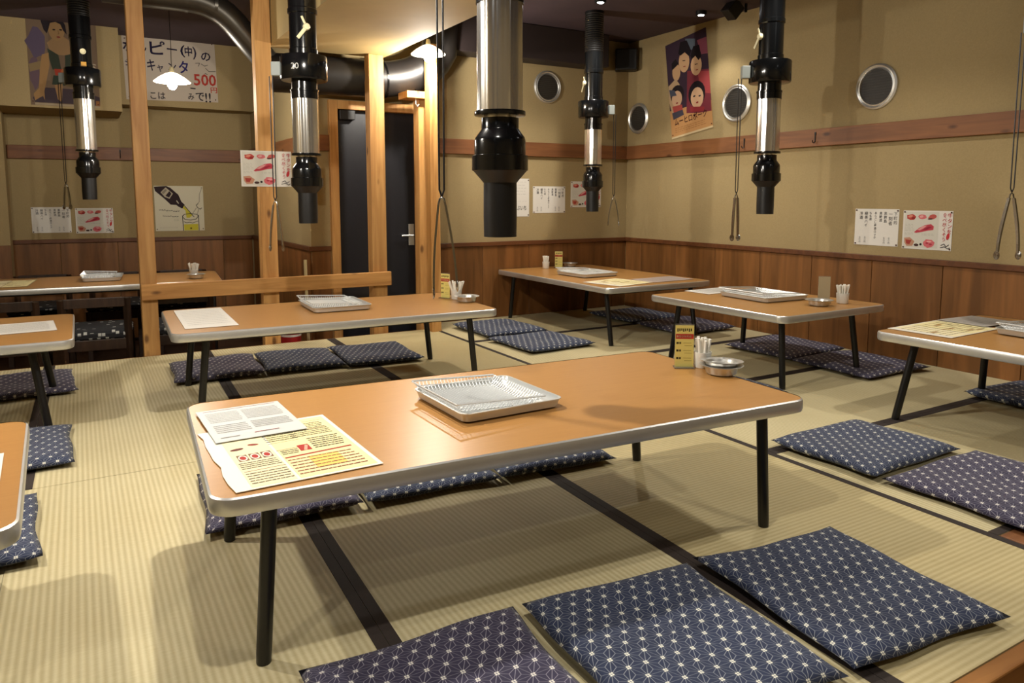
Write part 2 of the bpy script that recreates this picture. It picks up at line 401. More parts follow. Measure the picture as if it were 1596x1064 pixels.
# door --------------------------------------------------------------
d1 = struct(MB().box(1.705, 2.335, 5.52, 5.555, ZL, 1.655).build('door_1', plain('black_door', '#14141a', .45, noise=.2, scale=4)))
m_ = MB().box(1.64, 1.705, 5.46, 5.58, ZL, 1.72).box(2.335, 2.395, 5.46, 5.58, ZL, 1.72).box(1.705, 2.335, 5.46, 5.58, 1.655, 1.72)
m_.build('door_frame', M_POST, d1, bevel=.003)
hp = MB().box(2.275, 2.322, 5.508, 5.52, .62, .79).build('handle_plate', M_STEEL, d1, bevel=.002)
MB().tube([(2.30,5.51,.70),(2.30,5.475,.70),(2.20,5.47,.70)], .008).build('handle', M_STEEL, hp)
MB().box(1.72, 1.84, 5.46, 5.52, 1.58, 1.65).build('door_closer', M_MATTE, d1, bevel=.004)

# timber posts and bar (each a thing) ----------------------------------
def post(x, y, wx_, wy_, z1, label, z0=ZL):
    o = MB().box(-wx_/2, wx_/2, -wy_/2, wy_/2, 0, z1-z0).build('timber_post', M_POST, bevel=.004)
    o.location = (x, y, z0); return tag(o, label, 'post', 'square pine posts along the tatami edge')
post(.361, 5.177, .094, .092, ZC, 'square pine post left of the bright hanging lamp, bar nailed to its front')
post(1.110, 5.177, .105, .092, ZC, 'square pine post carrying the red meat notice')
post(1.890, 5.177, .112, .092, 2.013, 'square pine post standing in front of the black door')
post(2.275, 5.03, .075, .09, 2.10, 'slim pine post right of the black door, behind the lit lamp', z0=ZL)
post(2.255, 5.20, .07, .10, 1.72, 'short pine post between the door frame and slim post', z0=ZL)
o = MB().box(0, 1.65, -.036, 0, 0, .10).build('timber_rail', M_BEAM, bevel=.004); o.location = (.314, 5.129, .36)
tag(o, 'horizontal pine bar nailed across the three posts at table height', 'wooden bar')
# small hook shelf beside slim post
o = thing('bracket_shelf', 'short wooden block with a metal hook above the door corner', 'bracket', (2.18, 5.135, 1.7205))
MB().box(-.08, .08, -.06, .11, 0, .05).build('block', M_POST, o, bevel=.003)
MB().tube([(0,-.03,0),(0,-.03,-.04),(.012,-.03,-.055),(.024,-.03,-.04)], .004).build('hook', M_STEEL, o)

# ================================================================== LAMPS
def point(name, loc, watts, rad, parent):
    l = bpy.data.lights.new(name, 'POINT'); l.energy = watts; l.color = LAMP; l.shadow_soft_size = rad
    o = bpy.data.objects.new(name, l); COL.objects.link(o); o.parent = parent; o.location = loc; return o
M_BULB = plain('lit_bulb', '#fff1d8', .3, emit=22)
M_SHADE, _N, _L, _b = base('milk_glass_shade')
_b.inputs['Base Color'].default_value = lin('#f4ecd8'); _b.inputs['Roughness'].default_value = .3
_b.inputs['Emission Color'].default_value = lin('#fff0d6'); _b.inputs['Emission Strength'].default_value = 1.6
def pendant(x, y, z, label, watts=P_PEND):
    t = thing('pendant_lamp', label, 'lamp', (x, y, z), group='pendant lamps with white saucer shades')
    prof = [(.118,0),(.121,.004),(.085,.034),(.045,.058),(.018,.068),(.016,.064),(.043,.054),(.082,.030),(.114,.001)]
    MB().lathe(prof, 28, cap=False).build('shade', M_SHADE, t, smooth=True)
    MB().lathe([(.0,.105),(.012,.104),(.016,.085),(.017,.066),(.012,.064)], 14).build('socket', M_CREAM, t, smooth=True)
    MB().lathe([(.0,-.052),(.018,-.047),(.029,-.030),(.032,-.012),(.026,.012),(.014,.032),(.012,.05)], 18).build('bulb', M_BULB, t, smooth=True)
    MB().tube([(0,0,.104),(.002,0,.3),(0,0,ZC-z)], .0025, 6).build('cord', M_MATTE, t)
    MB().lathe([(.028,ZC-z-.02),(.03,ZC-z)], 14).build('ceiling_rose', M_CREAM, t)
    point('pendant_light', (0,0,-.085), watts, .028, t); return t
pendant(.62, 5.75, 1.80, 'lit pendant lamp right of the left pine post, in front of the paper sign', 18)
pendant(2.17, 4.85, 1.99, 'lit pendant lamp beside the slim pine post under the beige soffit', 28)
pendant(-.78, 2.9, 1.95, 'lit pendant lamp above the left-hand low table', 47)
pendant(.66, 2.42, 1.95, 'lit pendant lamp between the big front table and the one behind')
def spot(x, y, label, watts=P_SPOT, z=ZC, cone=128):
    t = thing('ceiling_spotlight', label, 'spotlight', (x, y, z), group='round ceiling spotlights')
    MB().lathe([(.032,-.03),(.040,-.03),(.040,0)], 18).build('housing', M_MATTE, t, smooth=True)
    MB().lathe([(.0,-.031),(.022,-.031)], 14, cap=False).build('lens', plain('spot_lens', '#ffffff', .3, emit=60), t)
    l = bpy.data.lights.new('spot_light', 'SPOT'); l.energy = watts * 3; l.color = LAMP; l.shadow_soft_size = .03; l.spot_size = R(cone); l.spot_blend = .55
    so = bpy.data.objects.new('spot_light', l); COL.objects.link(so); so.parent = t; so.location = (0,0,-.05); return t
spot(3.225, 4.274, 'bright ceiling spotlight above the far right table, nearer the black speaker')
spot(4.09, 4.18, 'bright ceiling spotlight beside the film poster wall', 4, cone=100)
spot(.30, 1.0, 'ceiling spotlight above the front edge of the tatami')
spot(3.1, 1.0, 'added fill spotlight above the near right corner, out of view')  # invented lamp above the frame, fills in light on the right side
spot(-1.3, .2, 'added fill spotlight above the near left side, out of view', 10)  # guessed fill lamp on the left, no such source seen
spot(2.2, -.7, 'added fill spotlight behind the camera, out of view', 14)  # extra lamp added behind the camera to lift the shadows
spot(3.3, 2.6, 'added fill spotlight above the squarish right table, out of view', 8)  # unseen lamp added to brighten the area around this table

# ================================================================== LOW TABLES
ZT = .404
LEGM = MB()
def table(x, y, lx, ly, rz, label, inset=(.115, .07), splay=(.03, .0), z0=0, zt=ZT, name='low_table', group='low tables with metal-edged orange tops'):
    t = thing(name, label, 'table', (x, y, z0), R(rz), group)
    h = zt - z0; hx, hy = lx/2, ly/2
    MB().prism(rrect(hx-.003, hy-.003, .047), h-.036, h).build('tabletop', M_LAM, t, bevel=.0015, seg=1)
    # metal edge band: ring with a softly rounded outer face
    m = MB(); ro = rrect(hx, hy, .05); prof = [(-.0045,.0),( .0,-.003),(.002,-.010),(.002,-.030),(0,-.037),(-.006,-.040)]
    n = len(ro); vs = []; fs = []
    for ex, dz in prof:
        for px, py in rrect(hx+ex, hy+ex, .05+ex): vs.append((px, py, h+.0012+dz))
    for j in range(len(prof)-1):
        for k in range(n): fs.append((j*n+k, j*n+(k+1)%n, (j+1)*n+(k+1)%n, (j+1)*n+k))
    m.add(vs, fs).build('edge_band', M_ALU, t, smooth=True)
    MB().box(-hx+.10, hx-.10, -hy+.06, hy-.06, h-.052, h-.036).build('underframe', M_MATTE, t)
    for sx in (-1, 1):
        for sy in (-1, 1):
            tx, ty = sx*(hx-inset[0]-splay[0]), sy*(hy-inset[1]-splay[1]); fx, fy = sx*(hx-inset[0]+splay[0]*.2), sy*(hy-inset[1]+splay[1])
            d = Vector((fx-tx, fy-ty, -(h-.052)))
            lg = MB().tube([Vector((tx,ty,h-.052)), Vector((tx,ty,h-.052))+d*.93, (fx,fy,.001)], [.0165,.0165,.0155], 14).build('leg', M_BLK, t, smooth=True)
    return t
table(1.045, 1.838, 1.66, .782, -3.4, 'long low orange table with metal edge in the centre foreground', inset=(.100,.07), splay=(.02,0))
table(1.139, 3.845, 1.605, .80, -2.2, 'long low table in front of the pine bar, second from the camera')
table(-.845, 3.985, 1.60, .84, 0, 'low table cut by the left edge, in front of the dark chairs', splay=(.04,.03))
table(-.945, 1.925, 1.62, .78, 1.5, 'low table at the bottom left corner, only its rounded end showing', splay=(.04,.0))
table(3.455, 4.58, .95, 1.50, 0, 'low table in the far corner under the round vents', inset=(.09,.10), splay=(.0,.03))
table(3.452, 2.965, .868, 1.01, .5, 'squarish low table with white tray by the right wall', inset=(.12,.105), splay=(.02,.02))
table(3.515, 1.50, .91, 1.00, .5, 'low table cut by the right edge, cream menu on it', inset=(.10,.09), splay=(.05,.02))

# ================================================================== FLOOR CUSHIONS
def cushion_mesh(name, w, d, t, mtl, seed, n=26):
    rnd = random.Random(seed); ph = [rnd.uniform(0, 6.28) for _ in range(8)]
    m = MB(); vs = []; uvs = []; fs = []
    def pos(i, j, top):
        u = -1 + 2*i/n; v = -1 + 2*j/n
        # pinched sides, pointed corners
        px = u*(1 - .035*(1-v*v)*abs(u)) * w/2; py = v*(1 - .035*(1-u*u)*abs(v)) * d/2
        e = max(0, (1-abs(u)**5)) ** .5 * max(0, (1-abs(v)**5)) ** .5
        wr = .5*math.sin(3.1*u+ph[0])*math.sin(2.7*v+ph[1]) + .3*math.sin(6*u+ph[2]+2*v) + .25*math.sin(7*v+ph[3])
        dimple = -.25*math.exp(-(u*u+v*v)*2.2)
        lift = .006*(1+math.sin(ph[4]+2*u))*(max(abs(u),abs(v))**4)
        px += .004*math.sin(5*v+ph[5])*abs(u)**3; py += .004*math.sin(5*u+ph[6])*abs(v)**3
        if top: z = t*.42 + t*.58*e*(1+.16*wr+dimple) + lift
        else: z = t*.42 - t*.40*e + lift*(1-e)
        return (px, py, max(z, .0015))
    tid = {}
    for i in range(n+1):
        for j in range(n+1):
            tid[(i,j,1)] = len(vs); vs.append(pos(i,j,True)); uvs.append((vs[-1][0], vs[-1][1]))
    for i in range(n+1):
        for j in range(n+1):
            if i in (0,n) or j in (0,n): tid[(i,j,0)] = tid[(i,j,1)]
            else: tid[(i,j,0)] = len(vs); vs.append(pos(i,j,False)); uvs.append((vs[-1][0], vs[-1][1]))
    for i in range(n):
        for j in range(n):
            fs.append((tid[(i,j,1)],tid[(i+1,j,1)],tid[(i+1,j+1,1)],tid[(i,j+1,1)]))
            fs.append((tid[(i,j,0)],tid[(i,j+1,0)],tid[(i+1,j+1,0)],tid[(i+1,j,0)]))
    m.add(vs, fs); me = m.mesh(name, mtl, fix=False)
    me.polygons.foreach_set('use_smooth', [True]*len(me.polygons))
    uvl = me.uv_layers.new(name='UVMap')
    # cloth coordinates: push the print down over the sides by the height
    for lp in me.loops:
        x, y, z = me.vertices[lp.vertex_index].co; k = (t - z)
        s = 1.0
        if abs(x)/(w/2) > abs(y)/(d/2): uvl.data[lp.index].uv = (x + math.copysign(k*.7, x), y)
        else: uvl.data[lp.index].uv = (x, y + math.copysign(k*.7, y))
    return me
CM = [cushion_mesh('floor_cushion', .50, .525, .05, M_NAVY, 1), cushion_mesh('floor_cushion', .50, .525, .046, M_NAVY, 5),
      cushion_mesh('floor_cushion', .50, .525, .05, M_PURP, 9), cushion_mesh('floor_cushion', .50, .525, .044, M_PURP, 13)]
def cushion(x, y, rz, k, label, sx=1, sy=1):
    o = bpy.data.objects.new('floor_cushion', CM[k]); COL.objects.link(o); o.location = (x, y, .0005); o.rotation_euler = (0, 0, R(rz)); o.scale = (sx, sy, 1)
    tag(o, label, 'cushion', 'navy floor cushions with white star pattern'); return o
cushion(.575, 1.185, -3, 2, 'plum-navy star cushion at the bottom edge, leftmost of the front three')
cushion(1.090, 1.150, -4.5, 0, 'navy star cushion, middle of the three in front of the big table')
cushion(1.608, 1.103, -6.5, 1, 'navy star cushion nearest the wooden platform edge, right of the front three', .99, 1)
cushion(2.640, 1.735, 2, 0, 'navy star cushion left of the right-hand table, further of two', 1.16, .86)
cushion(2.665, 1.245, -1, 3, 'plum star cushion at the right edge, nearer of two by the right-hand table', 1.16, .92)
cushion(.525, 2.470, -4, 2, 'plum star cushion behind the big table, poking out at its left end', .94, 1)
cushion(1.005, 2.440, -4, 1, 'navy star cushion behind the big table, middle of three', .95, 1)
cushion(1.490, 2.400, -5, 0, 'navy star cushion behind the big table, under its right end', .96, 1)
cushion(.640, 4.460, -2, 2, 'plum star cushion under the second table, nearest the left pine post', .95, 1)
cushion(1.110, 4.440, -3, 0, 'navy star cushion behind the second table, middle of three', .93, 1)
cushion(1.570, 4.400, -4, 1, 'navy star cushion behind the second table, right of three', .94, 1.08)
cushion(-.310, 4.560, 3, 3, 'plum star cushion behind the left-hand table, beside the dark chairs', 1, 1.06)
cushion(-.315, 3.370, 2, 0, 'navy star cushion with frayed corner between the two left tables', 1, 1.02)
cushion(-.400, 2.555, 3, 1, 'navy star cushion beside the bottom left table, at its far edge', 1, 1)
cushion(2.685, 4.190, 3, 1, 'navy star cushion left of the far corner table, nearer of two', 1.06, 1.02)
cushion(2.700, 4.790, 2, 0, 'navy star cushion left of the far corner table, against the back wall', 1.04, 1.1)
cushion(3.985, 4.160, -2, 2, 'dark star cushion right of the far corner table, nearer the camera', 1.1, 1.02)
cushion(3.985, 4.760, 2, 1, 'dark star cushion right of the far corner table, deep in the corner', 1.1, 1.06)
cushion(3.950, 2.660, -2, 3, 'dark star cushion by the right wall under the squarish table, nearer', 1.1, 1.02)
cushion(3.965, 3.210, 1, 2, 'dark star cushion by the right wall under the squarish table, further', 1.1, 1.02)
cushion(2.795, 2.700, 0, 0, 'navy star cushion left of the squarish table, mostly behind the big table', 1.06, 1)
cushion(2.795, 3.250, 1, 1, 'navy star cushion left of the squarish table, hidden behind the yellow card', 1.06, 1)
cushion(4.040, 1.705, -2, 0, 'dark star cushion by the right wall at the right image edge', 1.06, 1)

# ================================================================== EXHAUST DUCTS
TMPC = bpy.data.curves.new('tmp_text', 'FONT'); TMPO = bpy.data.objects.new('tmp_text', TMPC); COL.objects.link(TMPO)
GL = {}
def glyphs(txt, off=0.0):
    if (txt, off) not in GL:
        TMPC.body = txt; TMPC.size = 1; TMPC.offset = off; TMPC.resolution_u = 2
        dg = bpy.context.evaluated_depsgraph_get(); dg.update()
        e = TMPO.evaluated_get(dg); me = e.to_mesh()
        vs = [(v.co.x, v.co.y) for v in me.vertices]; fs = [list(p.vertices) for p in me.polygons]
        GL[(txt, off)] = (vs, fs, (min(v[0] for v in vs), max(v[0] for v in vs), min(v[1] for v in vs), max(v[1] for v in vs)) if vs else (0,0,0,0))
        e.to_mesh_clear()
    return GL[(txt, off)]

def duct(x, y, zb, ch, side, label, number=None, knob=True, plug=False, face=None):
    """telescopic table exhaust; zb = mouth height, ch = length of chrome tube, side = direction of the pull-cord box"""
    t = thing('exhaust_duct', label, 'exhaust duct', (x, y, zb), 0, 'black and chrome exhaust ducts over the tables')
    S = 28
    def L(name, prof, mtl, par=t): return MB().lathe(prof, S).build(name, mtl, par, smooth=True)
    nz = L('nozzle', [(.0435,.004),(.0435,.0),(.0475,0),(.0485,.06),(.0480,.155),(.056,.165),(.078,.19)], M_MATTE)
    L('flange', [(.078,.189),(.081,.190),(.081,.232),(.076,.234)], M_GLOSS)
    L('bell', [(.074,.232),(.074,.274),(.071,.284),(.055,.306),(.054,.308),(.054,.338)], M_GLOSS)
    L('neck', [(.046,.336),(.046,.346)], M_CHROME)
    L('ring', [(.060,.344),(.073,.345),(.074,.350),(.073,.357),(.066,.358)], M_GLOSS)
    c0 = .357; c1 = c0 + ch
    cm = MB(); NF = 112; vs_ = []
    for z_ in (c0, c1):
        for k in range(NF):
            t_ = 2*math.pi*k/NF; r_ = .0650 + .0006*math.sin(14*t_) + .0003*math.sin(31*t_+1); vs_.append((r_*math.cos(t_), r_*math.sin(t_), z_))
    cm.add(vs_, [(k, (k+1)%NF, NF+(k+1)%NF, NF+k) for k in range(NF)]); ct_ = cm.build('chrome_tube', M_CHROME, t); ct_.data.polygons.foreach_set('use_smooth', [True]*NF)
    L('collar', [(.068,c1-.004),(.068,c1+.032),(.071,c1+.033),(.071,c1+.042),(.064,c1+.044),(.064,c1+.10)], M_GLOSS)
    z2 = c1 + .085
    hs = L('housing', [(.066,z2),(.112,z2+.002),(.116,z2+.008),(.116,z2+.118),(.112,z2+.124),(.070,z2+.126)], M_GLOSS)
    z3 = z2 + .126
    L('upper_tube', [(.071,z3),(.071,z3+.03),(.067,z3+.034),(.067,z3+.20),(.073,z3+.205),(.073,z3+.225),(.069,z3+.23),(.069,z3+.36)], M_GLOSS)
    top = ZC - zb; prof = []; z = z3+.355
    while z < top - .012: prof += [(.066, z), (.072, z+.008)]; z += .016
    L('flexible_hose', prof + [(.07, top)], M_MATTE)
    sx, sy = math.cos(side), math.sin(side)
    # damper lever
    if knob:
        a = face if face is not None else math.atan2(-y, -x) + .5
        kx, ky = math.cos(a), math.sin(a)
        k = MB().lathe([(.0,.012),(.014,.011),(.018,.004),(.018,-.006),(.006,-.008)], 16).build('damper_knob', M_CREAM, t, smooth=True)
        k.rotation_euler = Vector((kx,ky,0)).to_track_quat('Z','Y').to_euler(); k.location = (kx*.074, ky*.074, z3+.13)
        lv = MB().box(-.009,.009,-.075,-.012,.0,.007).build('lever', M_CREAM, k, bevel=.003); lv.rotation_euler = (0,0,R(-38))
        MB().box(-.006,.006,-.004,.055,-.004,.0).build('dial', M_CREAM, k, bevel=.002).rotation_euler = (0,0,R(25))
    if plug:
        a = face; kx, ky = math.cos(a), math.sin(a)
        k = MB().lathe([(.0,.004),(.010,.004),(.011,.002),(.014,.006),(.019,.006),(.020,-.008)], 18).build('round_plug', M_CREAM, t, smooth=True)
        k.rotation_euler = Vector((kx,ky,0)).to_track_quat('Z','Y').to_euler(); k.location = (kx*.072, ky*.072, z3+.11)
        k = MB().box(-.017,.017,-.016,.016,-.003,.003).build('yellow_tag', plain('amber_tag', '#b8862e', .4), t, bevel=.001)
        k.rotation_euler = Vector((kx,ky,0)).to_track_quat('Z','Y').to_euler(); k.location = (kx*.073, ky*.073, z3+.022)
    # grey box + loop of cord
    bx = MB().box(-.022,.026,-.02,.02,-.035,.035).build('cord_box', M_GREYBOX, t, bevel=.004); bx.location = (sx*.137, sy*.137, z2+.062); bx.rotation_euler = (0,0,side)
    p0 = (sx*.169, sy*.169); SEP = .0085; zt = .105
    ct = thing('hanging_cord', 'loop of dark cord under the ' + ' '.join(label.split(',')[0].split()[:9]), 'cord', (x+p0[0], y+p0[1], zb+zt), 0, 'dark cords hanging from the duct boxes')
    for s in (-1, 1):
        q = (sx*SEP*s, sy*SEP*s)
        MB().tube([(q[0], q[1], z2+.027-zt), (q[0]*.9, q[1]*.9, .25), (q[0]*.8, q[1]*.8, .03), (0, 0, .0115)], .0028, 6).build('strand', M_MATTE, ct)
    if number:
        a = math.atan2(-y, -x) - .42
        vs, fs, bb = glyphs(number); m = MB(); R0 = .1168; s = .042
        m.add([(R0*math.cos(a + (vx-.4)*s/R0), R0*math.sin(a + (vx-.4)*s/R0), z2+.045+vy*s) for vx, vy in vs], fs).build('chalk_number', plain('chalk', '#b9b9b4', .9), hs, fix=False)
    # tongs hanging in the loop: a thing of its own
    return t, (x+p0[0], y+p0[1], zb+zt)
M_TONG = plain('tongs_steel', '#a9a8a4', .24, 1)
def tongs(loc, az, label, L_=.25, spread=.030, tilt=0.0, lens=1.0):
    t = thing('tongs', label, 'tongs', loc, az, 'steel tongs hanging from the ducts')
    m = MB().tube([(-.010,0,-.012),(-.006,0,.004),(0,0,.008),(.006,0,.004),(.010,0,-.012)], .0032, 8)
    m.build('spring_bend', M_TONG, t, smooth=True)
    for s in (-1, 1):
        pts = []; z1 = -L_*(1.0 if s < 0 else lens)
        for k in range(7):
            u = k/6; pts.append((s*(.010 + spread*math.sin(u*1.45)*(1.0)) + tilt*u, 0, -.012 + (z1+.012)*u))
        a = MB(); vs = []; fs = []
        for j, p in enumerate(pts):
            wd = .0095 - .004*abs(j/6-.4); th = .0032
            vs += [(p[0]-th,-wd,p[2]),(p[0]+th,-wd,p[2]),(p[0]+th,wd,p[2]),(p[0]-th,wd,p[2])]
        for j in range(6):
            for k in range(4): fs.append((j*4+k, j*4+(k+1)%4, j*4+4+(k+1)%4, j*4+4+k))
        fs += [(3,2,1,0), (24,25,26,27)]
        a.add(vs, fs); arm = a.build('arm', M_TONG, t)
        e = MB().lathe([(.0,-.004),(.010,-.003),(.018,.0),(.0195,.003),(.010,.002),(.0,.0)], 16).build('gripper', M_TONG, arm, smooth=True)
        e.location = (pts[-1][0], 0, z1-.008); e.rotation_euler = (0, R(90*s), 0)
    return t
CR = math.atan2(-math.sin(R(30.418)), math.cos(R(30.418)))     # direction lying square to the line of sight
_, p_ = duct(1.057, 1.868, .887, .300, CR+math.pi, 'big exhaust duct over the central table, nearest the camera', knob=False)
tongs(p_, CR+.1, 'large steel tongs hanging left of the central duct', .262, .024, .008, .92)
_, p_ = duct(1.030, 3.84, .868, .276, CR+math.pi, 'exhaust duct with chalked 20, beside the red meat notice', '20', face=math.atan2(-3.84,-1.015)+.25)
tongs(p_, CR, 'thin steel tongs hanging beside the post with the meat notice', .225, .022)
_, p_ = duct(3.417, 4.60, .893, .265, CR+.15, 'exhaust duct over the far corner table, smallest on the right side', face=CR+math.pi+.25)
tongs(p_, CR, 'steel tongs hanging in front of the back right corner', .19, .030)
_, p_ = duct(3.440, 2.96, .905, .298, CR+math.pi, 'exhaust duct over the squarish table, in front of the right wall', face=CR+math.pi+.30)
tongs(p_, CR+.4, 'closed steel tongs hanging against the right wall', .235, .010)
_, p_ = duct(.083, 6.20, .985, .36, CR+math.pi, 'dim exhaust duct in front of the poster of a woman', knob=False, plug=True, face=math.atan2(-6.2,-.083)+.15)
tongs(p_, CR, 'steel tongs hanging over the lower room chairs', .15, .012)
_, p_ = duct(3.522, 1.523, .905, .298, CR+math.pi-.1, 'exhaust duct over the right edge table, mostly out of frame', face=CR)
tongs(p_, CR, 'open steel tongs hanging at the right image edge', .245, .034)

# ceiling ductwork
o = thing('ceiling_duct', 'fat black exhaust pipe running over the door with an elbow', 'duct', (0,0,0))
def arc(p0, p1, p2, n=8):
    p0, p1, p2 = map(Vector, (p0, p1, p2))
    return [p0*(1-t)**2 + p1*2*t*(1-t) + p2*t*t for t in [k/n for k in range(n+1)]]
yd = 5.33
M_PIPE = plain('black_pipe', '#1d1a18', .42)
M_GALV = plain('galvanised', '#4e4a43', .34, .8, noise=.2, scale=12)
MB().tube([(1.18, 5.42, 1.87), (1.4, 5.38, 1.87), (2.02, yd, 1.872)], .135, 24).build('pipe', M_PIPE, o, smooth=True)
MB().tube(arc((2.02, yd, 1.872), (2.33, yd-.02, 1.90), (2.42, 5.21, 2.08)) + [(2.43, 5.19, 2.36)], .134, 24).build('elbow', M_PIPE, o, smooth=True)
for a, b in (((2.00, yd, 1.872), (2.012, yd, 1.873)), ((2.20, 5.318, 1.905), (2.211, 5.315, 1.91)), ((2.33, 5.28, 1.975), (2.338, 5.275, 1.984))):
    MB().tube([a, b], .139, 24).build('seam_band', M_GLOSS, o, smooth=True)
o = thing('ceiling_duct', 'silvery sheet metal pipe sloping down from the ceiling at upper left', 'duct', (0,0,0))
MB().tube([(.20, 5.345, 2.288)] + arc((.70, 5.345, 2.288), (.87, 5.345, 2.285), (.99, 5.36, 2.155)) + [(1.27, 5.42, 1.86)], .088, 22).build('pipe', M_GALV, o, smooth=True)
for q in ((.68, 5.345, 2.288), (.855, 5.347, 2.262)):
    MB().tube([q, (q[0]+.02, q[1]-.002, q[2]-.002)], 0.0915, 22).build('seam_band', M_GALV, o, smooth=True)
o = MB().box(0, 1.56, -.20, 0, -.27, 0).build('ceiling_box', plain('dark_brown_box', '#2b2120', .6), bevel=.006); o.location = (2.43, YB-.005, ZC-.002)
tag(o, 'dark boxed-in beam along the top of the back wall', 'beam')
o = MB().box(-.095, .095, -.06, .06, 0, .185).build('wall_speaker', M_MATTE, bevel=.012); o.location = (4.262, 5.262, 2.115); o.rotation_euler = (0,0,R(-38))
tag(o, 'black wall speaker in the upper right corner of the room', 'speaker')
o = thing('spotlight_fixture', 'unlit black box spotlight at the top of the right wall', 'spotlight', (4.22, 3.86, ZC))
b_ = MB().box(-.05,.05,-.045,.045,-.16,-.05).build('housing', M_MATTE, o, bevel=.005); b_.rotation_euler = (R(10), R(38), 0); b_.location = (-.06, 0, .03)
MB().tube([(-.01,0,0),(-.01,0,-.06)], .01).build('stem', M_MATTE, o)

# ================================================================== VENTS, HOOKS
def vent(loc, nrm, r, label):
    t = thing('round_vent', label, 'vent', loc, 0, 'round metal-rimmed wall vents')
    t.rotation_euler = Vector(nrm).to_track_quat('Z','Y').to_euler()
    MB().lathe([(r*.76,.004),(r*.80,.014),(r*.86,.010),(r*.93,.016),(r,.010),(r*1.01,.0)], 36, cap=False).build('rim', M_STEEL, t, smooth=True)
    MB().lathe([(0,.007),(r*.4,.0065),(r*.79,.005)], 32, cap=False).build('mesh_disc', plain('vent_mesh', '#2e2a24', .6, noise=.4, scale=220), t)
    for k in range(-6, 7):
        h = k*r*.12; c = math.sqrt(max((r*.77)**2 - h*h, 0))
        MB().box(-c, c, h-.0012, h+.0012, .006, .0095).build('grille_bar', plain('vent_bar', '#3a352d', .5), t)
    return t
vent((XR, 5.205, 1.702), (-1,0,0), .135, 'small round vent on the right wall next to the corner')
vent((XR, 4.065, 1.713), (-1,0,0), .140, 'round vent behind the cord of the right wall duct')
vent((XR, 2.918, 1.692), (-1,0,0), .140, 'bright-rimmed round vent alone on the right wall')
vent((3.495, YB, 1.93), (0,-1,0), .135, 'round vent on the back wall above the menu papers')
def hook(loc, rz, label):
    t = thing('coat_hook', label, 'hook', loc, rz, 'dark coat hooks on the wall rails')
    MB().tube([(0,-.004,.03),(0,-.004,-.028),(0,-.014,-.038),(0,-.026,-.034),(0,-.03,-.02)], .0035, 7).build('hook_wire', M_MATTE, t, smooth=True)
    MB().box(-.006,.006,-.004,0,.015,.035).build('plate', M_MATTE, t); return t
hook((XR-.03, 3.33, 1.405), R(-90), 'dark hook on the right wall rail below the lone vent')
hook((XR-.03, 3.95, 1.405), R(-90), 'dark hook on the right wall rail behind the hanging cord')
hook((.36, yf(.36)-.028, 1.395), 0, 'dark hook on the rail of the far left wall')

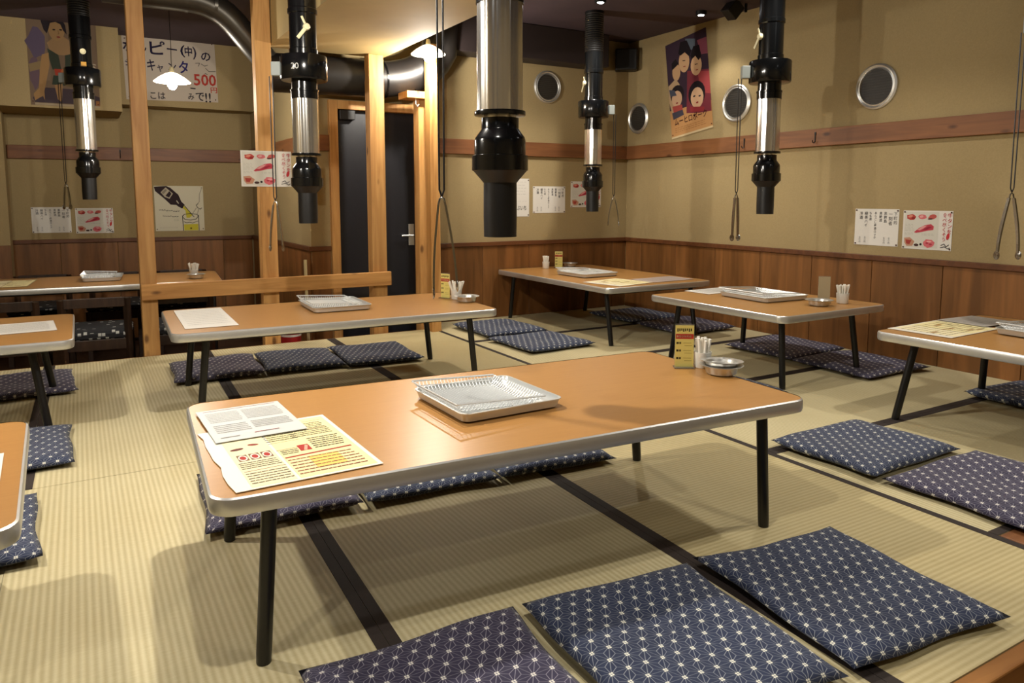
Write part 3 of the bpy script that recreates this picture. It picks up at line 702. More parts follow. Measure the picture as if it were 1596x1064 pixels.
# ================================================================== PRINTED PAPER
def ink(h): return plain('ink_' + h.strip('#'), h, .75, spec=.2)
def ell(cx, cy, rx, ry, rot=0, n=18, wob=0, seed=1):
    rd = random.Random(seed); out = []
    for k in range(n):
        t = 2*math.pi*k/n; q = 1 + wob*(rd.random()-.5)*2; x, y = rx*q*math.cos(t), ry*q*math.sin(t)
        out.append((cx + x*math.cos(rot) - y*math.sin(rot), cy + x*math.sin(rot) + y*math.cos(rot)))
    return out
def sheet(name, label, cat, org, u, v, w, h, items, mtl=None, group=None, pins=True, curl=0, th=.0008, rag=0):
    """flat printed sheet; org = lower-left corner, u/v unit axes; items are drawn in a 0..1 frame"""
    u, v = Vector(u).normalized(), Vector(v).normalized(); nn = u.cross(v)
    M = Matrix((( u.x, v.x, nn.x, org[0]), (u.y, v.y, nn.y, org[1]), (u.z, v.z, nn.z, org[2]), (0,0,0,1)))
    mb = MB(); NX = 8
    rd = random.Random(len(label))
    f = lambda X, Y: curl*((max(0, abs(X-.5)*2-.5)*2)**2*.6 + .25*math.sin(X*5+Y*2) + .25)
    vs = []; fs = []
    for k in range(NX+1):
        for j in range(NX+1):
            X, Y = k/NX, j/NX; ex = 0
            if rag and k == 0: ex = rag*rd.random()
            vs.append((X*w - ex, Y*h, th + f(X, Y))); vs.append((X*w - ex, Y*h, f(X, Y)))
    idx = lambda k, j, b: (k*(NX+1)+j)*2+b
    for k in range(NX):
        for j in range(NX):
            fs.append((idx(k,j,0), idx(k+1,j,0), idx(k+1,j+1,0), idx(k,j+1,0))); fs.append((idx(k,j,1), idx(k,j+1,1), idx(k+1,j+1,1), idx(k+1,j,1)))
    for k in range(NX):
        fs += [(idx(k,0,1), idx(k+1,0,1), idx(k+1,0,0), idx(k,0,0)), (idx(k,NX,0), idx(k+1,NX,0), idx(k+1,NX,1), idx(k,NX,1)),
               (idx(0,k,0), idx(0,k+1,0), idx(0,k+1,1), idx(0,k,1)), (idx(NX,k,1), idx(NX,k+1,1), idx(NX,k+1,0), idx(NX,k,0))]
    mb.add(vs, fs); o = mb.build(name, mtl or M_PAPER); o.matrix_world = M
    tag(o, label, cat, group)
    pm = MB(); mats = []; names = []
    def mi(c):
        if c not in names: names.append(c); mats.append(ink(c))
        return names.index(c)
    z = [th + .0003]
    def put(pts, faces, c, dz=.00003):
        z[0] += dz
        pm.add([(x*w, y*h, z[0] + f(x, y)) for x, y in pts], faces, mi(c))
    for it in items:
        k, c = it[0], it[1]
        if k == 'p': put(it[2], [list(range(len(it[2])))], c)
        elif k == 'l':
            pts = it[2]; wd = it[3]
            for (xa, ya), (xb, yb) in zip(pts[:-1], pts[1:]):
                dx, dy = (xb-xa)*w, (yb-ya)*h; l = math.hypot(dx, dy) or 1; ox, oy = -dy/l*wd/2/w, dx/l*wd/2/h
                ex, ey = dx/l*wd*.3/w, dy/l*wd*.3/h
                put([(xa+ox-ex,ya+oy-ey),(xa-ox-ex,ya-oy-ey),(xb-ox+ex,yb-oy+ey),(xb+ox+ex,yb+oy+ey)], [(0,1,2,3)], c, .000002)
        elif k == 't':      # text fitted in a box x0,y0,x1,y1
            vs_, fs_, bb = glyphs(it[2], it[4] if len(it) > 4 else .0); x0_, y0_, x1_, y1_ = it[3]
            bw, bh = max(bb[1]-bb[0], 1e-6), max(bb[3]-bb[2], 1e-6)
            put([(x0_+(a-bb[0])/bw*(x1_-x0_), y0_+(b-bb[2])/bh*(y1_-y0_)) for a, b in vs_], fs_, c)
        elif k == 'v':      # column of characters: x centre, y top, char size (fraction of height), pitch
            xc, yt, cs, pitch = it[3]
            for q, ch in enumerate(it[2]):
                if ch == ' ': continue
                vs_, fs_, bb = glyphs(ch, it[4] if len(it) > 4 else .0)
                s = cs*h
                if ch == 'ー': pts = [(xc + (-(b-.38))*s/w, yt - q*pitch + (-(a-.45)*s - cs*h*.5)/h) for a, b in vs_]
                else: pts = [(xc + (a-.5)*s/w, yt - q*pitch + ((b-.88)*s)/h) for a, b in vs_]
                put(pts, fs_, c)
    if items:
        p_ = pm.build('print', mats, o, fix=False); p_['kind'] = 'stuff'
    if pins:
        for a, b in ((.03,.04),(.97,.04),(.03,.96),(.97,.96)):
            q = MB().lathe([(.005,0),(.005,.003),(.003,.005),(0,.0055)], 8).build('pin', ink('#4a2a22'), o); q.location = (a*w, b*h, th)
    return o
def rows(x0_, x1_, y0_, y1_, n, c, rd, wd=.0016, dash=.022):
    """rows of print too small to read, as short dashes"""
    out = []
    for k in range(n):
        y = y1_ - (k+.5)*(y1_-y0_)/n; x = x0_
        while x < x1_ - dash*.4:
            l = dash*(.4 + rd.random()); out.append(('l', c, [(x, y), (min(x+l, x1_), y)], wd)); x += l + dash*.45
    return out
# --- drinks list
def drinks():
    I = []
    cols = [('下町的', .925, .088, '#1c1a1c'), ('一刻者', .815, .095, '#1c1a1c'), ('黒霧島', .70, .078, '#26242a'), ('黒糖酒', .595, .072, '#2a282e'),
            ('あらごし梅酒ロック', .478, .064, '#2a282e'), ('もも酒', .362, .064, '#2a282e'), ('緑茶ハイ', .262, .082, '#2a282e'), ('冷酒', .145, .085, '#2a282e')]
    for t, x, cs, c in cols: I.append(('v', c, t, (x, .93, cs*1.25, cs*1.32), .006))
    for x in (.80, .69, .25, .13): I.append(('v', '#4a484e', '五〇円', (x, .24, .055, .062)))
    return I
# --- grilled meat notice
def meat():
    I = [('p', '#cfccc0', [(.03,.04),(.73,.04),(.73,.97),(.03,.97)])]
    I += [('p', '#b3473f', ell(.17,.83,.10,.075,-.2,16,.15,3)), ('p', '#d48a74', ell(.15,.85,.05,.03,.4)), ('p', '#8d2c2a', ell(.21,.80,.04,.03,.2)),
          ('p', '#cd6d72', ell(.40,.84,.085,.065,0,16,.1,4)), ('p', '#dca09a', ell(.38,.85,.04,.03,.5)), ('p', '#b75750', ell(.60,.84,.085,.06,.4,16,.12,5)), ('p', '#5b3a34', ell(.56,.79,.05,.02,.1)),
          ('p', '#b8434f', [(.24,.44),(.34,.55),(.46,.63),(.58,.66),(.64,.60),(.63,.51),(.52,.49),(.40,.45),(.28,.42)]), ('p', '#d99a96', [(.30,.50),(.42,.60),(.50,.62),(.44,.55),(.36,.49)]), ('p', '#96283a', [(.40,.50),(.54,.60),(.60,.58),(.50,.51)]),
          ('p', '#b98a70', [(.04,.28),(.16,.30),(.26,.20),(.22,.08),(.10,.07),(.05,.16)]), ('p', '#a04038', [(.07,.24),(.20,.23),(.16,.12),(.09,.13)]), ('p', '#4a3430', ell(.30,.11,.05,.035,0)), ('p', '#2e2a28', ell(.39,.13,.025,.03,0)),
          ('p', '#cf6a70', ell(.555,.16,.115,.11,0,18,.1,8)), ('p', '#b03a48', ell(.52,.17,.03,.025)), ('p', '#b03a48', ell(.59,.14,.035,.025)), ('p', '#e0a8a4', ell(.56,.21,.05,.02))]
    rd = random.Random(3)
    I += rows(.05,.25,.46,.66,5,'#9a988f',rd,.0012,.05) + rows(.05,.22,.36,.43,2,'#9a988f',rd,.0012,.05) + rows(.4,.66,.36,.42,2,'#9a988f',rd,.0012,.05)
    I += [('v', '#b8323c', '牛タンを', (.945,.95,.125,.135), .008), ('v', '#b8323c', '食べ尽くそう', (.845,.95,.115,.122), .008), ('p', '#c03a40', ell(.925,.36,.03,.085,-.15)),
          ('l', '#2c2a2c', [(.80,.13),(.86,.17),(.90,.10),(.95,.15)], .004), ('l', '#2c2a2c', [(.79,.07),(.87,.10),(.93,.05),(.97,.08)], .004)]
    return I
uR, uB, vZ = (0,-1,0), (1,0,0), (0,0,1)
rot2 = lambda u, v, a: (Vector(u)*math.cos(a)+Vector(v)*math.sin(a), Vector(v)*math.cos(a)-Vector(u)*math.sin(a))
G1, G2 = 'handwritten drinks lists on the walls', 'red meat notices on the walls'
sheet('drinks_list', 'white handwritten drinks list on the right wall', 'notice', (XR-.001, 3.021, .697), uR, vZ, .298, .231, drinks(), group=G1)
sheet('meat_notice', 'white notice with red meat photos on the right wall', 'notice', (XR-.001, 2.695, .690), uR, vZ, .298, .232, meat(), group=G2)
sheet('drinks_list', 'white handwritten drinks list on the back wall', 'notice', (3.353, YB-.001, .868), uB, vZ, .332, .227, drinks(), group=G1)
sheet('meat_notice', 'meat notice on the back wall half behind a duct nozzle', 'notice', (3.745, YB-.001, .915), uB, vZ, .33, .226, meat(), group=G2)
rd = random.Random(5)
sheet('wall_notice', 'tall white notice on the back wall half behind the big duct', 'notice', (3.03, YB-.001, .84), uB, vZ, .285, .318,
      rows(.3,.9,.55,.95,5,'#8f8d88',rd,.0015,.08) + [('t', '#1e1c1e', 'ぷいち', (.58,.17,.9,.29), .01)] + rows(.3,.9,.35,.45,1,'#a5a39e',rd,.0012,.08))
uF = Vector((1, SL, 0)).normalized()
sheet('drinks_list', 'white handwritten drinks list on the far left wall', 'notice', (-.352, yf(-.352)-.0015, .690), uF, vZ, .298, .225, drinks(), group=G1)
sheet('meat_notice', 'meat notice on the far left wall beside the drinks list', 'notice', (-.020, yf(-.02)-.0015, .680), uF, vZ, .298, .226, meat(), group=G2)
sheet('meat_notice', 'meat notice pinned to the pine post', 'notice', (.942, 5.1295, 1.073), uB, vZ, .328, .236, meat(), group=G2, pins=False)
# --- beer poster
def bp_(pts): return [((x-110)/900, 1-(y-105)/845) for x, y in pts]
beer = [('p', '#33262a', bp_([(112,120),(340,108),(410,140),(550,270),(600,400),(660,460),(610,530),(550,500),(500,460),(400,455),(300,350),(130,200)])),
        ('p', '#b9b09a', bp_([(230,225),(325,132),(452,248),(385,345),(300,312)])), ('p', '#33262a', bp_([(315,290),(390,200),(425,252),(380,322)])), ('p', '#8a8272', bp_([(250,225),(320,160),(345,190),(275,262)])),
        ('p', '#c9c0aa', bp_([(515,370),(555,430),(540,440),(505,390)])), ('p', '#c4b93a', bp_([(640,475),(790,660),(740,705),(680,705),(665,560),(618,528)])),
        ('l', '#2a2426', bp_([(655,480),(820,690)]), .006),
        ('p', '#c9bd3c', bp_([(628,830),(892,825),(892,945),(628,945)])), ('p', '#5a5020', ell(*bp_([(757,905)])[0], .02, .02)),
        ('l', '#37302e', bp_([(608,665),(612,945)]), .006), ('l', '#37302e', bp_([(905,655),(905,945)]), .006),
        ('l', '#37302e', bp_([(608,680),(640,640),(755,625),(870,640),(905,670),(860,730),(755,750),(650,735),(608,690)]), .006),
        ('l', '#37302e', bp_([(625,780),(680,800),(730,790),(790,805),(890,770)]), .005), ('l', '#6a6258', bp_([(980,160),(940,260),(930,400),(900,440)]), .004),
        ('l', '#3f3834', bp_([(905,440),(872,465),(890,510),(945,545),(970,520)]), .006), ('l', '#6a6258', bp_([(870,520),(800,620)]), .004), ('l', '#6a6258', bp_([(915,545),(885,630)]), .004)]
rd = random.Random(9)
sq = []
for yy0, xa_, xb_ in ((555,190,600),(665,250,580)):
    x = xa_
    while x < xb_-40:
        y = yy0 + (x-xa_)*.09; sq.append(('l', '#3a3634', bp_([(x,y),(x+14,y+rd.uniform(-14,14)),(x+30,y+rd.uniform(-12,12))]), .005)); x += 42
sq += rows(.38,.50,.21,.28,2,'#8a8478',rd,.002,.04) + rows(.09,.45,.06,.09,2,'#a39c8c',rd,.0015,.03)
sheet('beer_poster', 'square poster of a dark bottle pouring yellow beer into a glass', 'poster', (.620, yf(.62)-.0015, .688), uF, vZ, .422, .42, beer+sq, mtl=plain('poster_stock', '#cfc8ae', .6))
# --- handwritten sign with 500 yen
def sp_(x, y): return ((x-110)/1090, 1-(y-150)/750)
def bx_(x0_, y0_, x1_, y1_): a = sp_(x0_, y1_); b = sp_(x1_, y0_); return (a[0], a[1], b[0], b[1])
sign = [('t', '#1d1733', 'ホ', bx_(115,200,240,330), .02), ('t', '#1d1733', 'ッ', bx_(300,270,385,340), .02), ('t', '#1d1733', 'ピ', bx_(420,185,600,350), .02), ('l', '#1d1733', [sp_(625,270), sp_(735,278)], .012),
        ('t', '#1d1733', '(', bx_(778,215,835,360), .015), ('t', '#1d1733', '中', bx_(830,225,920,345), .02), ('t', '#1d1733', ')', bx_(925,225,970,380), .015), ('t', '#1d1733', 'の', bx_(1025,285,1140,390), .02),
        ('t', '#2a2450', 'ジ', bx_(125,420,240,500), .02), ('t', '#26223a', 'キ', bx_(375,410,470,545), .015), ('t', '#26223a', 'ャ', bx_(490,470,560,555), .015), ('t', '#26223a', 'ン', bx_(620,440,715,530), .015), ('t', '#2b2560', 'タ', bx_(745,405,860,560), .02),
        ('t', '#a8392f', '500', bx_(915,555,1190,700), .02), ('t', '#b0402f', '円', bx_(1115,715,1195,785), .015), ('l', '#3a3436', [sp_(870,735), sp_(925,738)], .010),
        ('t', '#26222c', 'こは', bx_(385,800,560,885), .012), ('t', '#26222c', 'み', bx_(830,800,905,880), .012), ('t', '#26222c', 'で', bx_(925,785,1030,890), .015), ('t', '#26222c', '!!', bx_(1040,785,1110,905), .012),
        ('l', '#4a4648', [sp_(950,425), sp_(1000,420), sp_(985,460)], .005), ('l', '#4a4648', [sp_(1020,430), sp_(1060,455), sp_(1100,440)], .005), ('l', '#4a4648', [sp_(1070,480), sp_(1110,520), sp_(1190,515)], .005), ('l', '#4a4648', [sp_(1060,545), sp_(1090,555)], .005)]
u_, v_ = rot2(uB, vZ, R(1.5))
sheet('paper_sign', 'big white handwritten 500 yen sign behind the left lamp', 'sign', (.418, 7.298, 1.845), u_, v_, .748, .535, sign, mtl=plain('sign_paper', '#b9ac9c', .8))
# --- poster of a woman
def wp_(pts): return [((x-290)/720, 1-(y-45)/930) for x, y in pts]
wom = [('p', '#6d5a48', wp_([(290,45),(1010,45),(1010,975),(290,975)])), ('p', '#54485a', ell(*wp_([(380,330)])[0], .14, .16, 0, 14, .2, 3)), ('p', '#5d4a52', ell(*wp_([(350,640)])[0], .07, .2, 0, 14, .2, 4)), ('p', '#7e6a4a', wp_([(290,560),(420,520),(420,600),(300,640)])),
       ('p', '#40353a', wp_([(310,900),(450,790),(750,790),(1010,860),(1010,945),(330,945)])),
       ('p', '#8f7250', wp_([(490,330),(560,270),(560,250),(660,250),(740,300),(760,420),(660,445),(600,445),(520,420)])),
       ('p', '#94754f', ell(*wp_([(595,195)])[0], .115, .115, -.2)), ('p', '#211a1f', wp_([(440,110),(475,55),(560,32),(650,60),(690,135),(700,230),(665,190),(640,130),(590,110),(535,125),(515,190),(495,235),(465,200)])),
       ('p', '#2c2220', ell(*wp_([(570,190)])[0], .022, .009)), ('p', '#2c2220', ell(*wp_([(640,185)])[0], .022, .009)), ('p', '#7a3a30', ell(*wp_([(612,262)])[0], .028, .010)), ('l', '#6f5438', wp_([(612,195),(620,228),(608,232)]), .004),
       ('p', '#343a2e', wp_([(488,385),(600,445),(622,600),(530,600),(505,500)])), ('p', '#343a2e', wp_([(668,445),(765,415),(775,600),(660,600)])), ('p', '#9a3b2a', wp_([(548,592),(770,590),(770,655),(556,658)])),
       ('p', '#a5613a', ell(*wp_([(650,625)])[0], .05, .045)), ('p', '#313a2f', wp_([(535,660),(770,658),(770,765),(515,755)])),
       ('p', '#8f6d48', wp_([(540,758),(625,742),(605,935),(565,905)])), ('p', '#917048', wp_([(430,455),(500,430),(502,560),(432,830),(432,920),(415,880),(385,895),(332,930),(322,860),(380,800),(402,600)])),
       ('t', '#a89a86', 'S', (.895,.43,.975,.50), .02), ('t', '#a89a86', '3', (.905,.36,.985,.42), .02), ('p', '#8a5c34', wp_([(965,900),(1005,900),(1005,950),(965,950)])), ('p', '#9a8a70', wp_([(330,950),(1010,955),(1010,975),(330,972)]))]
sheet('wall_poster', 'old poster of a woman in a green vest and red belt behind a duct', 'poster', (-.268, 6.998, 1.725), uB, vZ, .475, .70, wom, mtl=plain('old_poster', '#7d684c', .7))
# --- film poster
def fp_(pts):
    out = []
    for x, y in pts:
        dx, dy = x-980, 860-y; b = (dx*575 - dy*65*-1*0 + 0)
        # solve P = BL + s*(TR-TL avg) + t*(TL-BL)
        ax, ay = 245, 107; cx_, cy_ = -65, 567
        det = ax*cy_ - ay*cx_; s = (dx*cy_ - dy*cx_)/det; t = (ax*dy - ay*dx)/det
        out.append((min(max(s,0),1), min(max(t,0),1)))
    return out
film = [('p', '#3a2a38', [(0,.25),(1,.25),(1,1),(0,1)]), ('p', '#8a4a5a', fp_([(1110,260),(1165,240),(1185,330),(1140,340)])), ('p', '#5a6470', fp_([(1040,250),(1100,250),(1100,310),(1050,320)])),
        ('p', '#b98a58', [(0,0),(1,0),(1,.27),(0,.30)]), ('p', '#74303a', fp_([(1060,440),(1190,420),(1212,660),(1140,680),(1065,690)])), ('p', '#9c4244', fp_([(1120,440),(1195,430),(1205,560),(1150,560)])),
        ('p', '#c9a27a', ell(*fp_([(1038,385)])[0], .13, .11)), ('p', '#d0a880', ell(*fp_([(1112,405)])[0], .13, .10)), ('p', '#c49c74', ell(*fp_([(992,450)])[0], .10, .09)),
        ('p', '#1c1519', fp_([(1000,340),(1010,270),(1050,260),(1080,320),(1070,355),(1040,330),(1015,350)])), ('p', '#1c1519', fp_([(1075,350),(1090,295),(1125,285),(1140,350),(1125,375),(1105,350),(1085,370)])), ('p', '#1c1519', fp_([(965,440),(960,400),(985,370),(1005,400),(985,420)])),
        ('p', '#b79a78', fp_([(945,540),(990,490),(1015,520),(1030,600),(1020,680),(980,720),(955,640)])), ('p', '#221a1e', ell(*fp_([(1003,585)])[0], .17, .10)), ('p', '#cda888', ell(*fp_([(1002,610)])[0], .13, .085)), ('p', '#8a2a2a', ell(*fp_([(1004,635)])[0], .028, .008)), ('p', '#a84a44', fp_([(975,660),(1035,640),(1045,690),(990,715)])), ('p', '#4a4e5c', fp_([(950,560),(985,560),(1000,590),(960,600)])), ('p', '#1e171c', ell(*fp_([(1122,570)])[0], .20, .13)), ('p', '#cba583', ell(*fp_([(1125,592)])[0], .15, .105)), ('p', '#2a2a30', ell(*fp_([(1108,585)])[0], .03, .008)), ('p', '#2a2a30', ell(*fp_([(1140,580)])[0], .03, .008)), ('p', '#8a2a2a', ell(*fp_([(1127,620)])[0], .03, .009)), ('p', '#8a2f34', fp_([(1085,650),(1170,640),(1172,665),(1088,680)])), ('p', '#46424e', fp_([(975,700),(1040,670),(1050,700),(985,740)])),
        ('l', '#2a1c1c', fp_([(1030,380),(1045,378)]), .006), ('l', '#8a2a2a', fp_([(1035,415),(1048,412)]), .006), ('l', '#2a1c1c', fp_([(1105,400),(1120,396)]), .006), ('l', '#8a2a2a', fp_([(1112,432),(1124,429)]), .006),
        ('t', '#3a1a18', 'ムーヒロボーク', (.10,.13,.88,.205), .015)]
rd = random.Random(11)
film += rows(.1,.85,.05,.11,3,'#8a5f38',rd,.003,.05) + [('p', '#c9b48c', [(0,0),(1,0),(1,.02),(0,.02)])]
u_, v_ = rot2(uR, vZ, R(8))
sheet('film_poster', 'tilted film poster of women in red kimono on the right wall', 'poster', (XR-.002, 4.765, 1.487), u_, v_, .472, .795, film, mtl=plain('film_poster_stock', '#a8814f', .5))
bpy.data.objects.remove(TMPO)

# ================================================================== LOWER ROOM FURNITURE
RZL = -5.0
t8 = table(.06, 6.14, 1.72, .80, RZL, 'long dining table with dark chairs in the lower room at far left', inset=(.06,.06), splay=(0,0), z0=ZL, zt=.40, name='dining_table', group=None)
for c in t8.children:
    if c.name.startswith('leg'): c.scale = (1, 1, 1)
M_SEAT = None
def seat_cloth():
    m, N, L, b = base('seat_cloth'); B = NB(m)
    tc = N.new('ShaderNodeTexCoord'); v = N.new('ShaderNodeTexVoronoi'); v.inputs['Scale'].default_value = 26; v.inputs['Randomness'].default_value = .55; v.distance = 'CHEBYCHEV'
    L.new(tc.outputs['Object'], v.inputs['Vector'])
    mx = N.new('ShaderNodeMixRGB'); L.new(B.step(v.outputs['Distance'], .2, .28), mx.inputs[0]); mx.inputs[1].default_value = lin('#15151a'); mx.inputs[2].default_value = lin('#b9bab4')
    L.new(mx.outputs[0], b.inputs['Base Color']); b.inputs['Roughness'].default_value = .8; return m
M_SEAT = seat_cloth()
def make_chair():
    t = empty('dining_chair'); W_, D_ = .20, .24
    m = MB()                                    # padded seat
    ro = rrect(W_-.01, D_-.02, .03, 4); n_ = len(ro); vs = []; fs = []
    for k, (e, z) in enumerate(((-.004,.395),(.006,.405),(.008,.43),(-.004,.448),(-.03,.455))):
        vs += [(x, y, z) for x, y in rrect(W_-.01+e, D_-.02+e, .03, 4)]
    for j in range(4):
        for k in range(n_): fs.append((j*n_+k, j*n_+(k+1)%n_, (j+1)*n_+(k+1)%n_, (j+1)*n_+k))
    fs += [list(range(n_))[::-1], list(range(4*n_, 5*n_))]
    m.add(vs, fs).build('seat', M_SEAT, t, smooth=True)
    MB().box(-W_+.012, W_-.012, -D_+.012, D_-.012, .325, .395).build('apron', M_DKWOOD, t, bevel=.003)
    for sx in (-1, 1):
        MB().box(sx*(W_-.018)-.018, sx*(W_-.018)+.018, D_-.036, D_, 0, .395).build('leg', M_DKWOOD, t, bevel=.003)
        MB().tube([(sx*(W_-.018), -D_+.018, 0), (sx*(W_-.018), -D_+.018, .40), (sx*(W_-.018), -D_+.0, .66)], .023, 4).build('leg', M_DKWOOD, t)
        MB().box(sx*(W_-.018)-.009, sx*(W_-.018)+.009, -D_+.03, D_-.03, .10, .125).build('stretcher', M_DKWOOD, t)
    MB().box(-W_+.03, W_-.03, -D_-.012, -D_+.012, .605, .665).build('top_rail', M_DKWOOD, t, bevel=.003)
    MB().box(-W_+.03, W_-.03, -.009, .009, .10, .125).build('stretcher', M_DKWOOD, t)
    return t
ch0 = make_chair(); first = True
def chair(x, y, rz, label):
    global first
    c = ch0 if first else copy_tree(ch0); first = False
    c.location = (x, y, ZL); c.rotation_euler = (0, 0, R(rz)); tag(c, label, 'chair', 'dark wooden chairs at the lower room table')
chair(-.420, 5.62, RZL, 'dark wooden chair on the near side of the lower table, leftmost')
chair(.080, 5.575, RZL, 'dark wooden chair, near side, middle, just left of the pine post')
chair(.575, 5.53, RZL, 'dark wooden chair, near side, right of the left pine post')
chair(-.30, 6.95, 180+RZL, 'dark wooden chair on the far side of the lower table, leftmost')
chair(.23, 6.90, 180+RZL, 'dark wooden chair, far side, middle')
chair(.74, 6.85, 180+RZL, 'dark wooden chair on the far side of the lower table, right')
# fire extinguisher
t = thing('fire_extinguisher', 'red fire extinguisher with white band behind the second table', 'fire extinguisher', (1.278, 5.33, ZL))
MB().lathe([(.066,0),(.072,.006),(.072,.325),(.066,.35),(.045,.37),(.022,.378)], 24).build('cylinder', plain('red_enamel', '#9c1f22', .3), t, smooth=True)
MB().lathe([(.0725,.310),(.0729,.311),(.0729,.324),(.0725,.325)], 24, cap=False).build('band', M_WHITE, t)
MB().lathe([(.018,.377),(.018,.395),(.012,.40),(.0,.40)], 12).build('valve', M_STEEL, t)
MB().tube([(.0,.0,.396),(.05,-.02,.40),(.08,-.03,.39)], .006).build('lever', M_MATTE, t)
MB().tube([(-.018,0,.386),(-.085,.01,.33),(-.09,.01,.18),(-.082,.0,.08)], .007).build('hose', M_MATTE, t)
# mop pole
o = thing('mop', 'thin pale mop pole leaning beside the side wall', 'mop', (1.425, 5.40, ZL))
MB().tube([(0,0,.05),(-.004,.02,.845)], .0115, 10).build('handle', plain('pale_pole', '#c9b98a', .5), o, smooth=True)
MB().box(-.03,.03,-.03,.03,0,.05).build('mop_head', plain('mop_head', '#8b8578', .9), o, bevel=.01)

# ================================================================== ON THE TABLES
M_TRAY = plain('pale_tray', '#cfd2d0', .36, .5)
def tray_thing(x, y, rz, w, d, label, z=ZT):
    t = thing('grill_tray', label, 'tray', (x, y, z+.0012), R(rz), 'white trays on the tables')
    m = MB(); hx, hy = w/2, d/2; vs = []; fs = []
    prof = [(-.018,.0),(-.006,.004),(.0,.024),(.004,.026),(.004,.0285),(-.002,.0285),(-.010,.010),(-.020,.0045)]
    n_ = len(rrect(hx, hy, .022, 5))
    for e, z_ in prof: vs += [(px, py, z_) for px, py in rrect(hx+e, hy+e, .024+e*.5, 5)]
    for j in range(len(prof)-1):
        for k in range(n_): fs.append((j*n_+k, j*n_+(k+1)%n_, (j+1)*n_+(k+1)%n_, (j+1)*n_+k))
    fs += [list(range(n_))[::-1], [(len(prof)-1)*n_+k for k in range(n_)]]
    m.add(vs, fs)  .build('tray_body', M_TRAY, t, smooth=True); return t
M_WIRE = plain('grill_wire', '#e9eceb', .36, .5)
def net_mesh(w, d, sp=.0115, r=.0019):
    m = MB(); hx, hy = w/2, d/2; vs = []; fs = []
    def zz(u, v):           # upturned brim, sagging floor
        e = max(abs(u)/hx, abs(v)/hy); return .006 + .026*max(0, (e-.80)/.20)**1.3
    nx, ny = int(w/sp), int(d/sp)
    def bar(pts):
        o = len(vs)
        for p in pts: vs.extend([(p[0]-r,p[1]-r,p[2]),(p[0]+r,p[1]+r,p[2]),(p[0],p[1],p[2]+1.6*r)])
        for k in range(len(pts)-1):
            a = o+k*3
            for q in range(3): fs.append((a+q, a+(q+1)%3, a+3+(q+1)%3, a+3+q))
    T = [-1,-.93,-.86,-.8,-.4,0,.4,.8,.86,.93,1]
    for k in range(nx+1):
        u = -hx + w*k/nx; bar([(u, hy*q, zz(u, hy*q)) for q in T])
    for k in range(ny+1):
        v = -hy + d*k/ny; bar([(hx*q, v, zz(hx*q, v)+r) for q in T])
    m.add(vs, fs); return m.mesh('wire_mesh', M_WIRE, fix=False)
NET = net_mesh(.285, .275)
RIM = MB(); 
RIM.tube([(-.143,-.138,.033),(.143,-.138,.033),(.143,.138,.033),(-.143,.138,.033),(-.143,-.138,.033)], .0018, 6); RIM = RIM.mesh('rim_wire', M_WIRE)
def net(x, y, rz, label, sx=1, sy=1, tilt=0, z=ZT):
    t = thing('grill_net', label, 'grill net', (x, y, z+.0065), R(rz), 'wire grill nets lying in the trays')
    t.rotation_euler = (0, R(tilt), R(rz)); t.scale = (sx, sy, 1)
    for nm, me in (('wire_mesh', NET), ('rim_wire', RIM)):
        o = bpy.data.objects.new(nm, me); COL.objects.link(o); o.parent = t
    return t
def tray(x, y, rz, w, d, where, z=ZT, tilt=1.5):
    tray_thing(x, y, rz, w, d, 'white tray under a wire net on ' + where, z)
    a = R(rz); ox = -.034*w/.32
    net(x+ox*math.cos(a), y+ox*math.sin(a), rz, 'wire grill net lying in the tray on ' + where, w/.325, d/.300, 3.2, z+.007)
tray(1.000, 1.850, 1, .318, .318, 'the big central table')
tray(1.182, 3.930, -2, .308, .365, 'the second table before the pine bar')
tray(3.365, 4.590, 2, .33, .36, 'the far corner table')
tray(3.510, 3.010, -3, .345, .38, 'the squarish table by the right wall')
tray(3.600, 1.510, -2, .33, .33, 'the right edge table')
tray(.135, 6.185, RZL, .25, .33, 'the lower room dining table', z=.40)

